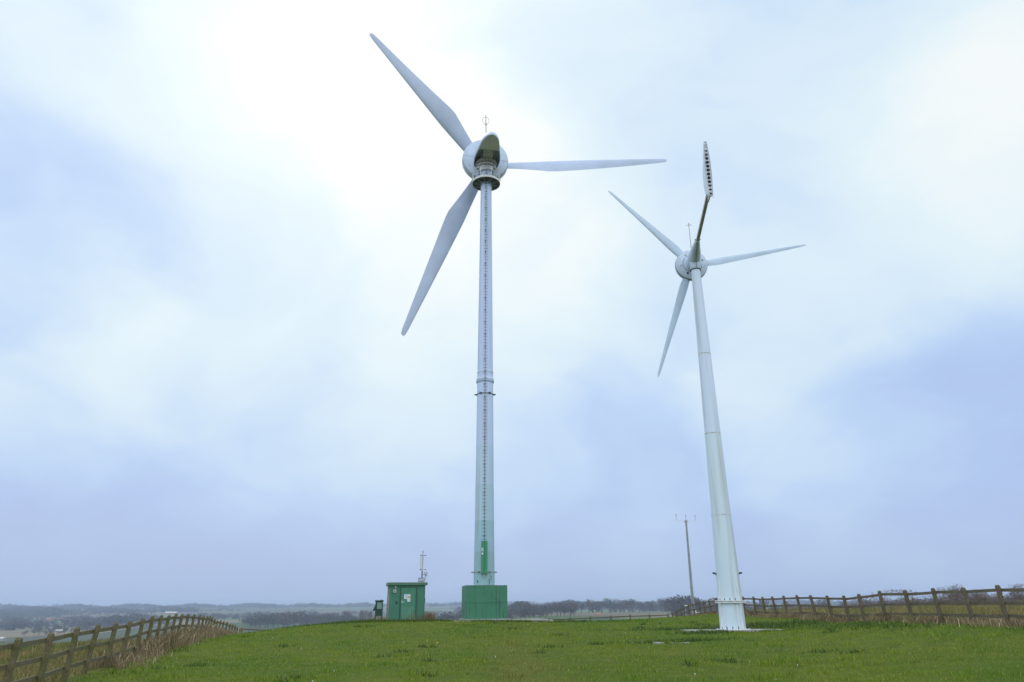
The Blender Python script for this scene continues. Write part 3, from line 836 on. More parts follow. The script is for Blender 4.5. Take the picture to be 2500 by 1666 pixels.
MB().box((-.065, fy - .056, 1.50), (.17, .006, .20)).build('sign_text_block', M['signb'], sg)
mb = MB()
def tri(cx, cz, w, y, h):
    return mb.loft([[Vector((cx - w / 2, y, cz - h / 2)), Vector((cx + w / 2, y, cz - h / 2)), Vector((cx, y, cz + h / 2))], [Vector((cx - w / 2, y - .004, cz - h / 2)), Vector((cx + w / 2, y - .004, cz - h / 2)), Vector((cx, y - .004, cz + h / 2))]])
tri(.095, 1.50, .17, fy - .054, .17); mb.build('warning_triangle_edge', M['black'], sg)
mb = MB(); tri(.095, 1.495, .14, fy - .060, .135); mb.build('warning_triangle', M['yellow'], sg)
mb = MB()
zb = [(.102, 1.552), (.080, 1.500), (.094, 1.503), (.084, 1.455), (.112, 1.512), (.098, 1.508)]
mb.loft([[Vector((x, fy - .065, z)) for x, z in zb], [Vector((x, fy - .069, z)) for x, z in zb]]); mb.build('lightning_symbol', M['black'], sg)
MB().box((.095, fy - .056, 1.395), (.15, .006, .022)).build('sign_strip', M['yellow'], sg)
s2 = MB().box((.095, fy - .046, 1.27), (.19, .014, .165)).build('sign', M['signw'], dr)
MB().box((.095, fy - .055, 1.285), (.12, .006, .06)).build('sign_text_block', M['signb'], s2)
MB().box((.105, fy - .04, 1.70), (.03, .02, .05)).build('hook', M['steel'], dr)
ab = MB().box((-.81, fy - .04, 1.83), (.20, .09, .20)).build('alarm_box', M['concrete'], hut)
MB().box((-.80, fy - .088, 1.82), (.06, .008, .05)).build('alarm_grille', M['black'], ab)
mb = MB(); mb.lathe([(.02, 0), (.04, .02), (.04, .06), (.02, .08)], 12, Matrix.Translation((-.76, fy - .05, 2.0))); mb.build('lamp', M['white'], hut)
MB().box((-.67, fy - .015, 1.13), (.11, .03, .17)).build('vent', M['kiosk'], hut)
mb = MB()
for y in (-.7, .1, .8): mb.box((-hw / 2 - .02, y, 1.1), (.04, .09, 2.15))
mb.build('corner_strip', M['concrete'], hut)
MB().box((hw / 2 + .03, -.7, 1.25), (.06, .16, .30)).build('side_vent', M['black'], hut)

# cabinet left of hut
OK_ = Vector((-8.72, 50.6, h1(-8.72, 50.2) - .02))
kk = thing('electrical_cabinet', 'small dark green cabinet on a post left of the green hut', 'cabinet', OK_, HR * .8)
kb = MB().box((0, 0, .62), (.48, .42, 1.14)).build('body', M['kiosk'], kk)
MB().box((0, 0, 1.225), (.56, .50, .07)).build('lid', M['kiosk'], kk)
MB().box((.03, -.225, .93), (.32, .02, .40)).build('window_panel', M['kpanel'], kb)
mb = MB(); mb.loft([[Vector((-.24, y, 1.0)), Vector((-.24, y, .62)), Vector((-.38, y, .60)), Vector((-.385, y, .66))] for y in (-.2, .2)]); mb.build('side_flap', M['kiosk'], kk)
MB().box((.0, -.22, .15), (.30, .03, .26)).build('lower_panel', M['machine'], kk)
mb = MB(); mb.tube([(.13, -.05, 1.26), (.13, -.05, 1.30)], .03, 8); mb.build('lid_knob', M['black'], kk)

# small mast with vertical rotor, solar panel and little fan
OM = Vector((-6.30, 53.0, h1(-6.3, 53.0)))
k0 = OM.z
mm_ = thing('weather_mast', 'thin dark pole behind the green hut with a cage-like rotor, panel and tiny six-bladed fan', 'mast', OM)
def Z(z): return z - k0
mb = MB(); mb.tube([(0, 0, 0), (.005, 0, Z(3.98))], .04, 10); mb.build('pole', M['dsteel'], mm_)
mb = MB(); mb.tube([(.0, 0, Z(4.06)), (0.02, 0, Z(5.0))], .05, 10); mb.tube([(0.02, 0, Z(5.0)), (.03, 0, Z(5.27))], .035, 8)
mb.tube([(.02, 0, Z(5.2)), (-.09, 0, Z(5.2)), (-.11, 0, Z(5.17))], .008, 5); mb.build('rotor_shaft', M['machine'], mm_)
for z in (4.0, 4.94):
    rt_ = MB()
    for k in range(3):
        a = 2 * pi * k / 3 + .15; rt_.tube([(0, 0, Z(z)), (cos(a) * .235, sin(a) * .235, Z(z))], .018, 6); rt_.box((cos(a) * .235, sin(a) * .235, Z(z)), (.06, .06, .045))
    rt_.build('rotor_arm', M['dsteel'], mm_)

for k in range(3):
    a = 2 * pi * k / 3 + .15
    MB().box((cos(a) * .235, sin(a) * .235, Z(4.47)), (.012, .045, .93), Matrix.Rotation(a, 3, 'Z')).build('rotor_blade', M['clear'], mm_)
mb = MB(); mb.lathe([(.03, Z(3.88)), (.07, Z(3.96)), (.05, Z(4.03))], 12); mb.build('bearing', M['white'], mm_)
pt = Matrix.Rotation(R(-20), 3, 'X')
pn = MB().box((-.02, -.07, Z(3.33)), (.43, .03, .27), pt).build('solar_panel', M['solar'], mm_)
mb = MB()
for x in (-.22, .18): mb.box((-.02 + x + .02, -.075, Z(3.33)), (.02, .04, .29), pt)
for dz in (-.13, .13): mb.box(Vector((-.02, -.075, Z(3.33))) + pt @ Vector((0, 0, dz)), (.43, .04, .02), pt)
mb.build('panel_frame', M['dsteel'], pn)
mb = MB(); mb.tube([(0, 0, Z(3.10)), (.2, -.05, Z(3.28)), (.28, -.08, Z(3.40)), (.29, -.09, Z(3.50)), (.27, -.1, Z(3.68))], .014, 6); mb.build('fan_arm', M['steel'], mm_)
fan = MB()
for k in range(6):
    a = 2 * pi * k / 6 + .25; d1 = Vector((cos(a), 0, sin(a))); pr = Vector((-sin(a), 0, cos(a)))
    c0 = Vector((.27, -.14, Z(3.69)))
    fan.loft([[c0 + d1 * r_ + pr * w * s__ + Vector((0, .012 * s__, 0)) for s__ in (-1, 1)] + [c0 + d1 * r_ + pr * w * s__ + Vector((0, .012 * s__ + .006, 0)) for s__ in (1, -1)] for r_, w in ((.04, .012), (.10, .02), (.185, .016))])
fan.build('fan_blades', M['dsteel'], mm_)
mb = MB(); mb.lathe([(.0, -.02), (.03, -.015), (.035, .02), (.02, .04)], 12, Matrix.Translation((.27, -.14, Z(3.69))) @ Matrix.Rotation(R(90), 4, 'X')); mb.build('fan_hub', M['orange'], mm_)

# ================================================================== met mast far right
OF = Vector((17.12, 75.0, h1(17.12, 75) - .1)); kz = OF.z
fm = thing('sensor_mast', 'tall slim galvanised mast with a crossarm of three sensors behind the fence', 'mast', OF)
mb = MB(); mb.tube([(0, 0, 0), (.02, 0, 9.35 - kz)], [.16, .085], 8); mb.build('pole', M['mast'], fm, 20)
mb = MB(); mb.box((.02, 0, 9.42 - kz), (.24, .24, .16)); mb.tube([(.03, -.06, 9.12 - kz), (.03, -.16, 9.12 - kz)], .09, 12); mb.build('head', M['steel'], fm)
mb = MB(); mb.tube([(-.04, 0, 9.25 - kz), (-.32, 0, 9.48 - kz), (-.93, 0, 9.50 - kz)], .018, 6); mb.tube([(.30, 0, 9.42 - kz), (.97, 0, 9.42 - kz)], .018, 6); mb.tube([(.02, 0, 9.42 - kz), (.30, 0, 9.42 - kz)], .014, 6); mb.build('crossarm', M['rail_white'], fm)
for x, z0, z1 in ((-.93, 9.5, 10.05), (.02, 9.45, 10.0), (.95, 9.42, 9.95)):
    mb = MB(); mb.tube([(x, 0, z0 - kz), (x, 0, z1 - kz)], .012, 6)
    mb.box((x, 0, z1 - kz), (.14, .03, .03)); mb.lathe([(.02, 0), (.035, .03), (.02, .07)], 8, Matrix.Translation((x, 0, z1 - kz - .18))); mb.build('wind_sensor', M['dsteel'], fm)
mb = MB(); mb.box((-.17, 0, 2.9 - kz), (.12, .12, .12)); mb.box((-.14, 0, 2.5 - kz), (.10, .1, .25)); mb.build('junction_box', M['white'], fm)

# ================================================================== fences
def fence(name, label, xs, ys, hpost, lean, side, mt, seed, rails=(.30, .70, 1.10)):
    """xs, ys: top positions of posts; lean = x shift of the top relative to the foot; side = y/x offset of rails"""
    rr = random.Random(seed)
    org = Vector((xs[0], ys[0], h1(xs[0], ys[0])))
    F = thing(name, label, 'fence', org)
    zt = []
    pts = [Vector((x, y, h1(x, y))) for x, y in zip(xs, ys)]
    dirs = [(pts[min(i + 1, len(pts) - 1)] - pts[max(i - 1, 0)]).normalized() for i in range(len(pts))]
    tops = []
    for i, p in enumerate(pts):
        d = Vector((dirs[i].x, dirs[i].y, 0)).normalized(); nrm = Vector((d.y, -d.x, 0))
        ln = lean * (1 + rr.uniform(-.45, .45)); along = rr.uniform(-.02, .02)
        if isinstance(ln, complex): ln = ln.real
        h = hpost + rr.uniform(-.02, .03)
        foot = p + Vector((-ln, 0, -.35 - 0)); top = p + Vector((0, 0, h)) + d * along
        foot = top + (Vector((p.x - ln, p.y, p.z)) - top) * 1.25
        tops.append((top, ln))
        a, b_ = .060, .045
        w = .055 if name != 'x' else .05
        ring = lambda c, k: [c + d * w * k * sx_ + nrm * .06 * k * sy_ for sx_, sy_ in ((-1, -1), (1, -1), (1, 1), (-1, 1))]
        mb = MB(); mb.loft([[q - org for q in ring(c_, k)] for c_, k in ((foot, 1), (top - Vector((0, 0, .03)), 1), (top + Vector((0, 0, .012)), .55))])
        mb.build('post', mt, F, 20)
    for i in range(len(pts) - 1):
        d = (pts[i + 1] - pts[i]).normalized(); nrm = Vector((d.y, -d.x, 0)).normalized() * side
        for zr in rails:
            e = []
            for j in (i, i + 1):
                top, ln = tops[j]; k = zr / hpost
                foot = Vector((top.x - ln, top.y, pts[j].z))
                e.append(foot + (top - foot) * k + nrm * .085 + Vector((0, 0, rr.uniform(-.012, .012))))
            dd = (e[1] - e[0]).normalized(); upv = Vector((0, 0, 1)) - dd * dd.z; upv.normalize(); n_ = dd.cross(upv)
            a = e[0] - dd * .02 * (1 if zr != rails[1] else -1); b_ = e[1] - dd * .024
            sag = rr.uniform(-.012, .006)
            mid = (a + b_) / 2 + Vector((0, 0, sag))
            mb = MB(); mb.loft([[c_ + upv * .052 * sy_ + n_ * .02 * sx_ - org for sx_, sy_ in ((-1, -1), (1, -1), (1, 1), (-1, 1))] for c_ in (a, mid, b_)])
            mb.build('rail', mt, F, 20)
    return F

LY = np.array([16.5, 20.4, 24.3, 28.2, 32.1, 36, 39.9, 43.8, 47.7, 51.6, 55.5, 59.4, 63.3, 67.2, 73.05])
LX = np.array([-10.3, -11.29, -12.28, -13.3, -14.4, -15.49, -16.55, -17.5, -18.6, -19.78, -20.9, -21.88, -22.78, -23.72, -25.1])
ysl = [14.55 + 1.95 * k for k in range(31)]; xsl = list(np.interp(ysl, LY, LX)); xsl[0] = -9.8
fence('wooden_fence', 'weathered three-rail fence leaning along the left side of the field, dead grass at its foot', xsl, ysl, 1.26, .13, -1, M['wood'], 3)
ysr = [21.8, 23.9, 26.07, 28.07, 30.13, 32.33, 34.55, 36.68, 38.41, 40.46, 42.67, 44.76, 46.94, 49.02, 50.97, 52.89, 55.34, 56.98, 58.83, 60.93, 62.97, 65.07, 66.97, 68.83, 71.1, 72.9, 74.91, 76.55, 78.66, 80.64]
fence('wooden_fence', 'brown three-rail fence running behind the smaller turbine on the right', [16.2] * len(ysr), ysr, 1.25, -.13, 1, M['wood2'], 5)
nb_ = 20
xb = np.linspace(16.1, -23.9, nb_); yb = np.interp(xb, [-24, -21, -19, -.6, 10.2, 16.2], [69.4, 70.4, 71.2, 77, 80, 82.4]) 
fence('wooden_fence', 'low-lying far fence across the back of the field, mostly hidden by the crest', list(xb), list(yb), 1.25, 0.0, 1, M['wood2'], 9)


# ================================================================== far trees
def bark_mat(name, c): return mat(name, c, .95, .25, 1.5)
M['bark'] = bark_mat('bark', (.075, .06, .05))
M['twig'] = mat('twigs', (.085, .068, .058), .95, .3, .25)
M['twig2'] = mat('dark_twigs', (.085, .082, .078), .95, .3, .25)
M['twig3'] = mat('reddish_twigs', (.11, .07, .055), .95, .3, .25)
M['woodland'] = mat('woodland_twigs', (.055, .055, .05), .95, .3, .05)
M['ever'] = mat('evergreen_foliage', (.028, .045, .026), .95, .3, .25)


def crown_np(h, w, n, rs, size=.06, base=.22, thin=.42):
    """cloud of small slivers through a lumpy crown volume; returns verts, tris"""
    r_ = np.random.default_rng(rs)
    lob = r_.normal(size=(7, 3)) * np.array([w * .24, w * .24, h * .15]) + np.array([0, 0, h * (base + (1 - base) * .52)])
    k = r_.integers(0, 7, n)
    u = r_.normal(size=(n, 3)); u /= np.linalg.norm(u, axis=1)[:, None]
    rad_ = r_.random(n) ** (1 / 2.4)
    c = lob[k] + u * rad_[:, None] * np.array([w * .29, w * .29, h * .25])
    c[:, 2] = np.where(c[:, 2] < h * base * .6, h * base * .6 + r_.random(n) * h * .3, c[:, 2]); top_ = c[:, 2] > h * 1.02; c[top_, 2] = h * (1.02 - r_.random(top_.sum()) ** 2 * .35)
    d = r_.normal(size=(n, 3)); d[:, 2] = abs(d[:, 2]) * 1.2; d /= np.linalg.norm(d, axis=1)[:, None]
    e = np.cross(d, r_.normal(size=(n, 3))); e /= np.linalg.norm(e, axis=1)[:, None]
    Ls = h * size * (.7 + .8 * r_.random(n))[:, None]
    v = np.stack([c - e * Ls * thin - d * Ls * .5, c + e * Ls * thin - d * Ls * .4, c + d * Ls], 1).reshape(-1, 3)
    return v, np.arange(3 * n).reshape(-1, 3)


def branch_mesh(h, rs, spread=1.0, depth=4, nb=4, r0_=.035, lean=0):
    rr = random.Random(rs); mb = MB()
    def rec(p, d, ln, r_, k):
        q = p + d * ln * .5; d2 = (d + Vector((rr.uniform(-.15, .15), rr.uniform(-.15, .15), rr.uniform(-.02, .12)))).normalized(); e = q + d2 * ln * .5
        mb.tube([p, q, e], [r_, r_ * .8, r_ * .6], 4 if k > 1 else 3, cap=False)
        if k == 0: return
        for i in range(nb if k > 1 else nb + 1):
            a = rr.uniform(0, 2 * pi); sp_ = rr.uniform(.35, .85) * spread
            side = Vector((cos(a), sin(a), 0)); nd_ = (d2 * cos(sp_) + side * sin(sp_) + Vector((0, 0, .12))).normalized()
            st_ = e if i < 2 else p + (e - p) * rr.uniform(.45, 1)
            rec(st_, nd_, ln * rr.uniform(.6, .82), r_ * .6, k - 1)
    for s_ in range(max(1, int(spread * 2.2))):
        rec(Vector((rr.uniform(-.08, .08) * h * (s_ > 0), rr.uniform(-.08, .08) * h * (s_ > 0), -.1)), Vector((rr.uniform(-.3, .3) * spread, rr.uniform(-.3, .3) * spread, 1)).normalized(), h * .33, h * r0_, depth)
    return mb


protos = []
def tree_proto(kind, rs):
    h = 10.0; w = {'oak': 10.5, 'ash': 7.0, 'round': 12.5, 'ever': 7}[kind]
    root = bpy.data.objects.new({'oak': 'bare_oak_tree', 'ash': 'bare_tree', 'round': 'broad_tree', 'ever': 'evergreen_tree'}[kind], None)
    COL.objects.link(root)
    v, f = crown_np(h, w, {'oak': 420, 'ash': 330, 'round': 560, 'ever': 480}[kind], rs, .062, .20 if kind != 'ever' else .08)
    np_mesh('crown', v, f, [M[{'oak': 'twig', 'ash': 'twig3', 'round': 'twig2', 'ever': 'ever'}[kind]]], parent=root)
    MB().tube([(0, 0, -.6), (.1, 0, h * .2), (0, .1, h * .5)], [.32, .25, .12], 6).build('trunk', M['bark'], root)
    return root


PK = {k: [tree_proto(k, 10 + i + 20 * j) for i in range(3)] for j, k in enumerate(('oak', 'ash', 'round', 'ever'))}
used = set()


def put_tree(kind, x, y, h, label, group, wk=1.0, dz=0.0):
    p = random.choice(PK[kind])
    if p.name in used: o = copy_tree(p)
    else: o = p; used.add(p.name)
    z = h1(x, y) + dz
    o.location = (x, y, z); o.rotation_euler = (0, 0, random.uniform(0, 6.28)); s = h / 10.0
    o.scale = (s * wk, s * wk, s)
    tag(o, label, 'tree', group)
    return o


def at_u(u, r):
    """bearing of a picture column -> ground point at distance r"""
    a = math.atan2((u - 1247) / 1800.0 * .941, 1.0)
    return r * sin(a), r * cos(a)


ORD = 'first second third fourth fifth sixth seventh eighth ninth tenth eleventh twelfth thirteenth fourteenth fifteenth sixteenth seventeenth eighteenth nineteenth twentieth twenty-first twenty-second twenty-third twenty-fourth twenty-fifth twenty-sixth'.split()


def row(u0, u1, r_0, r_1, n, hmin, hmax, kinds, label, group, wk=1.0):
    for i in range(n):
        q = (i + random.uniform(.1, .9)) / n; u = u0 + (u1 - u0) * q; r_ = r_0 + (r_1 - r_0) * q + random.uniform(-15, 15)
        x, y = at_u(u, r_); put_tree(random.choice(kinds), x, y, random.uniform(hmin, hmax), '%s %s' % (ORD[i], label), group, wk * random.uniform(.9, 1.2))


row(1225, 1400, 900, 960, 16, 12, 17.5, ('round', 'oak', 'round'), "from the left of the bare hazy trees massed right of the green block", 'trees massed right of the green block')
row(1230, 1330, 780, 820, 8, 9, 12.5, ('oak', 'round'), "from the left of the lower dark trees just right of the green block", 'lower trees right of the green block')
row(1330, 1660, 1150, 1300, 26, 15, 21, ('oak', 'ash', 'round'), "from the left of the hazy tree line beyond the far fence", 'tree line beyond the far fence')
row(1636, 1690, 800, 830, 7, 18, 23.5, ('round', 'round', 'oak'), "from the left in the rounded dark clump behind the slim mast", 'rounded clump behind the slim mast', 1.0)
row(1696, 1752, 850, 900, 5, 14, 21, ('oak', 'ash'), "from the left of the bare trees between slim mast and smaller turbine", 'bare trees right of the slim mast')
row(258, 328, 1450, 1500, 8, 17, 23, ('round',), "from the left in the rounded valley copse above the left fence", 'rounded copse in the valley at the left', 1.1)
row(60, 420, 1250, 1330, 24, 6, 12, ('oak', 'ash', 'round'), "from the left of the scrubby valley trees behind the left fence", 'valley hedge trees behind the left fence')
x, y = at_u(214, 1300); put_tree('round', x, y, 15, 'single round tree at the edge of a pale green field in the left valley', None)
row(600, 905, 1150, 1180, 26, 12, 21, ('oak', 'round', 'ash'), "from the left in the misty tree band left of the dark cabinet", 'misty tree band left of the dark cabinet')
row(780, 870, 1080, 1090, 6, 11, 16, ('ever', 'round'), "from the left of the dark bushy trees above the pale green field", 'dark trees above the pale green field')
row(1045, 1125, 900, 950, 9, 14, 20, ('round', 'oak'), "from the left of hazy trees between green hut and green block", 'trees between hut and block')
row(1770, 2100, 800, 950, 20, 10, 16, ('oak', 'ash', 'round'), "from the left of distant trees seen through the right fence", 'distant trees behind the right fence')
row(2100, 2480, 750, 800, 20, 12, 18, ('round', 'oak'), "from the left of dark trees through the fence's far right end", 'distant trees at the far right')


for ps in PK.values():
    for p in ps:
        if p.name not in used:
            for ch in list(p.children): bpy.data.objects.remove(ch)
            bpy.data.objects.remove(p)


# distant woods and hedges as masses
def woods(name, specs, mats_, seed, ntri=46):
    r_ = np.random.default_rng(seed)
    base = [crown_np(10, 11, ntri, 100 + i, .17, .05) for i in range(10)]
    V = []; Fc = []; o = 0
    mi = []
    for (a0_, a1_, r0__, r1_, n, h0, h1_) in specs:
        az = np.radians(r_.uniform(a0_, a1_, n)); rr = r0__ + (r1_ - r0__) * r_.random(n)
        X = rr * np.sin(az); Y = rr * np.cos(az); Zz = H(X, Y)
        hh_ = r_.uniform(h0, h1_, n) * (1 + .28 * np.sin(np.degrees(az) * 1.7 + rr / 300))
        for i in range(n):
            v, f = base[r_.integers(10)]; a = r_.random() * 6.28; ca, sa = cos(a), sin(a); s = hh_[i] / 10
            vv = np.stack([(v[:, 0] * ca - v[:, 1] * sa) * s * 1.15 + X[i], (v[:, 0] * sa + v[:, 1] * ca) * s * 1.15 + Y[i], v[:, 2] * s + Zz[i] - .4], -1)
            V.append(vv); Fc.append(f + o); o += len(v)
    ob = np_mesh(name, np.concatenate(V), np.concatenate(Fc), mats_)
    return tag(ob, kind='stuff')


w = woods('distant_woods', [(-40, -18, 3900, 4500, 900, 14, 20), (-18, 22, 3700, 4600, 1300, 13, 20), (20, 42, 3000, 3800, 600, 12, 18),
                            (-40, -30, 2500, 3700, 1000, 12, 17), (-30, -22, 2700, 3300, 260, 11, 16), (-4, 9, 2100, 2700, 330, 12, 19), (9, 16, 1700, 2000, 130, 12, 18), (-38, -27, 1500, 2300, 420, 7, 13), (-27, -14, 1700, 2100, 160, 7, 12), (-19, -12, 1250, 1450, 120, 8, 13)], [M['woodland']], 4)
tag(w, 'hazy band of distant woodland along the skyline', 'woods')
hs = []
for i in range(46):
    a = rng.uniform(-39, 16); r_ = rng.uniform(1200, 3300); wd = rng.uniform(2, 8)
    hs.append((a, a + wd, r_, r_ + rng.uniform(8, 60), int(wd * r_ / 420) + 8, 4, 8.5))
w = woods('hedgerows', hs, [M['twig']], 5, 36)
tag(w, 'hazy hedgerows and scrub dividing the far valley fields', 'hedge')

# near bare shrubs on the plateau to the right
M['shrub'] = mat('shrub_twigs', (.17, .13, .12), .95, .3, 1.5)
def shrub(x, y, h, rs, label, group=None, spread=1.0, depth=4, nb=4, name='bare_shrub'):
    z = h1(x, y); root = thing(name, label, 'tree' if 'tree' in name else 'shrub', (x, y, z), 0, group)
    branch_mesh(h * .8, rs, spread, depth, nb, .016).build('branches', M['shrub'], root, 180)
    v, f = crown_np(h, h * 1.15, 2200, rs, .055, .1, .11)
    np_mesh('twigs', v, f, [M['shrub']], parent=root)
    return root
shrub(46.5, 130, 3.6, 3, 'rounded bare bush rising above the fence right of the smaller turbine')
shrub(53, 140, 2.9, 4, 'smaller bare bush just right of the rounded one behind the fence')
shrub(72.8, 128, 4.3, 5, 'wide bare bush above the right fence, the largest one there', spread=1.4)
shrub(77.3, 130, 3.3, 11, 'bare bush pressed against the right side of the largest bush', spread=1.3)
shrub(76.5, 118, 3.5, 6, 'bare bush at the right edge of the picture behind the fence', spread=1.4)
hx = []
for i in range(46):
    u = 1760 + i * 17 + random.uniform(-5, 5); r_ = 128 if u > 2150 else 150
    x, y = at_u(u, r_ + random.uniform(-4, 4)); hx.append((x, y, random.uniform(1.6, 2.9) if u > 2150 else random.uniform(1.0, 2.0)))
V = []; Fc = []; o_ = 0
for i, (x, y, h) in enumerate(hx):
    v, f = crown_np(h, h * 2.6, 700, 300 + i, .09, .0, .10); v = v + np.array([x, y, h1(x, y) - .1]); V.append(v); Fc.append(f + o_); o_ += len(v)
w = np_mesh('bare_hedge', np.concatenate(V), np.concatenate(Fc), [M['shrub']]); tag(w, 'dark twiggy hedge along the rough field behind the right fence', 'hedge', kind='stuff')

# ================================================================== far buildings
def building(name, label, u, r_, w, d, h, roof_h, wallc, roofc, rz=0.0, cat='building', dz=0.0, windows=0):
    x, y = at_u(u, r_); B = thing(name, label, cat, (x, y, h1(x, y) + dz), rz)
    MB().box((0, 0, h / 2), (w, d, h)).build('wall', wallc, B)
    mb = MB(); mb.loft([[Vector((sx_ * (w / 2 + .3), -d / 2 - .4, h)), Vector((sx_ * (w / 2 + .3), d / 2 + .4, h)), Vector((sx_ * (w / 2 + .3), 0, h + roof_h))] for sx_ in (-1, 1)]); mb.build('roof', roofc, B, 20)
    for k in range(windows):
        MB().box((-w / 2 + (k + .5) * w / windows, -d / 2 - .03, h * .6), (w / windows * .4, .08, h * .3)).build('window', M['black'], B)
    return B
M['redroof'] = mat('red_tiles', (.36, .12, .09), .8, .2, .3)
M['render'] = mat('pale_wall', (.36, .34, .33), .8, .1, .3)
M['brick'] = mat('red_brick', (.35, .18, .13), .8, .1, .3)
M['wroof'] = mat('white_sheet_roof', (.50, .50, .50), .6, .05, .3)
M['slate'] = mat('slate', (.12, .12, .14), .7, .1, .3)
building('barn', 'long white-roofed shed far beyond the left fence near the skyline', 412, 2050, 26, 12, 3.5, 3, M['brick'], M['wroof'], R(0), 'barn', 9)
building('farmhouse', 'low red-roofed house in the far left valley, leftmost of the pair', 116, 2150, 13, 9, 3.5, 3.5, M['brick'], M['redroof'], R(8), 'house', 1, 3)
building('farmhouse', 'long pinkish range of houses right of the red-roofed one in the left valley', 147, 2150, 22, 8, 4, 2.5, M['render'], M['redroof'], R(-6), 'house', 1, 6)
building('cottage', 'small pink cottage among scrub behind the second gap of the left fence', 148, 1120, 5.5, 5, 3, 2, M['brick'], M['render'], R(30), 'house', 5.5, 2)
building('cottage', 'small white cottage left of the pink one in the valley scrub', 141.5, 1140, 3, 3, 2.4, 1.2, M['render'], M['wroof'], R(10), 'house', 6.5, 1)
building('barn', 'pale blue-roofed shed at the left edge of the picture behind the fence', 4, 1050, 12, 8, 2.5, 1.5, M['render'], M['wroof'], R(5), 'barn', 1, 0)
building('barn', 'tiny orange-red shed in the valley beyond the far fence', 1452, 900, 3.6, 3, 1.6, .8, M['orange'], M['orange'], R(10), 'barn', 1.5, 1)
building('cottage', 'tiny white cottage left above the orange-red shed', 1443.5, 1200, 3.4, 3, 1.8, 1, M['white'], M['slate'], R(-10), 'house', 2.5, 1)


def white_box(name, label, x, y, size, dz, rz=0, cat='cabinet'):
    B = thing(name, label, cat, (x, y, h1(x, y) + dz), rz)
    w_, d_, h_ = size
    MB().box((0, 0, h_ / 2), (w_, d_, h_)).build('body', M['white'], B)
    MB().box((0, 0, h_ + .03), (w_ + .12, d_ + .12, .06)).build('lid', M['slate'], B)
    MB().box((w_ * .08, -d_ / 2 - .012, h_ * .5), (w_ * .42, .024, h_ * .62)).build('opening', M['machine'], B)
    return B
white_box('meter_cabinet', 'narrow white cabinet with a dark opening behind the fence at the mast foot', 17.75, 77.5, (.36, .5, .75), .30)
white_box('meter_cabinet', 'wider white box beside the narrow one behind the fence', 18.55, 78, (.62, .5, .55), .32, R(8))
white_box('feed_trough', 'small pale box low behind the fence left of the slim mast', 17.2, 80, (.22, .4, .3), .1, cat='box')
# pale canopy seen over the fence
cn = thing('field_shelter', 'small pale open shelter with a dark roof above the fence left of the slim mast', 'shelter', (*at_u(1669, 104), 0)); cn.location.z = 1.6 - .05 - 1.7
MB().box((0, 0, 1.75), (.60, .6, .08)).build('roof', M['slate'], cn)
MB().box((.03, -.02, 1.66), (.66, .55, .09)).build('fascia', M['white'], cn)
for x_ in (-.25, .28):
    MB().box((x_, 0, .3), (.07, .4, 2.7)).build('leg', M['mast'], cn)


# ================================================================== grass
def blade_mat(name, c1, c2, c3, trans=.0, c4=None, track=False):
    mt = bpy.data.materials.new(name); mt.use_nodes = True; t = mt.node_tree; b = t.nodes['Principled BSDF']
    at_ = t.nodes.new('ShaderNodeAttribute'); at_.attribute_name = 'tint'
    g = t.nodes.new('ShaderNodeNewGeometry')
    n = noise(t, g.outputs['Position'], .20, 4)
    n2 = noise(t, g.outputs['Position'], 1.3, 3)
    c = mixc(mr(n, .38, .62, 0, 1, 'LINEAR', t), c1, c2, t)
    c = mixc(mr(n2, .5, .72, 0, .7, 'LINEAR', t), c, c3, t)
    if track:
        s3 = t.nodes.new('ShaderNodeSeparateXYZ'); t.links.new(g.outputs['Position'], s3.inputs[0])
        dx = mth('ABSOLUTE', mth('SUBTRACT', s3.outputs[0], mth('MULTIPLY_ADD', s3.outputs[1], -.03, .9, tree=t), tree=t), tree=t)
        n5 = noise(t, g.outputs['Position'], .7, 4)
        k3 = mth('MULTIPLY', mr(mth('MULTIPLY_ADD', n5, 2.2, dx, tree=t), 1.2, 2.9, 1, 0, 'SMOOTHSTEP', t), mr(s3.outputs[1], 20, 40, .8, .15, 'SMOOTHSTEP', t), tree=t)
        c = mixc(k3, c, (.20, .19, .055), t)
    if c4: c = mixc(mr(at_.outputs['Fac'], .90, .97, 0, 1, 'LINEAR', t), c, c4, t)
    v = mr(at_.outputs['Fac'], 0, 1, .65, 1.4, 'LINEAR', t)
    h = t.nodes.new('ShaderNodeHueSaturation'); t.links.new(c, h.inputs['Color']); t.links.new(v, h.inputs['Value'])
    t.links.new(h.outputs[0], b.inputs['Base Color']); b.inputs['Roughness'].default_value = .7; b.inputs['Specular IOR Level'].default_value = .2
    return mt


def vnoise(x, y, s, seed):
    r_ = np.random.default_rng(seed); T_ = r_.random((256, 256))
    X = x / s; Y = y / s; xi = np.floor(X).astype(int); yi = np.floor(Y).astype(int); fx = X - xi; fy_ = Y - yi
    fx = fx * fx * (3 - 2 * fx); fy_ = fy_ * fy_ * (3 - 2 * fy_)
    g_ = lambda a, b: T_[a % 256, b % 256]
    return (g_(xi, yi) * (1 - fx) + g_(xi + 1, yi) * fx) * (1 - fy_) + (g_(xi, yi + 1) * (1 - fx) + g_(xi + 1, yi + 1) * fx) * fy_


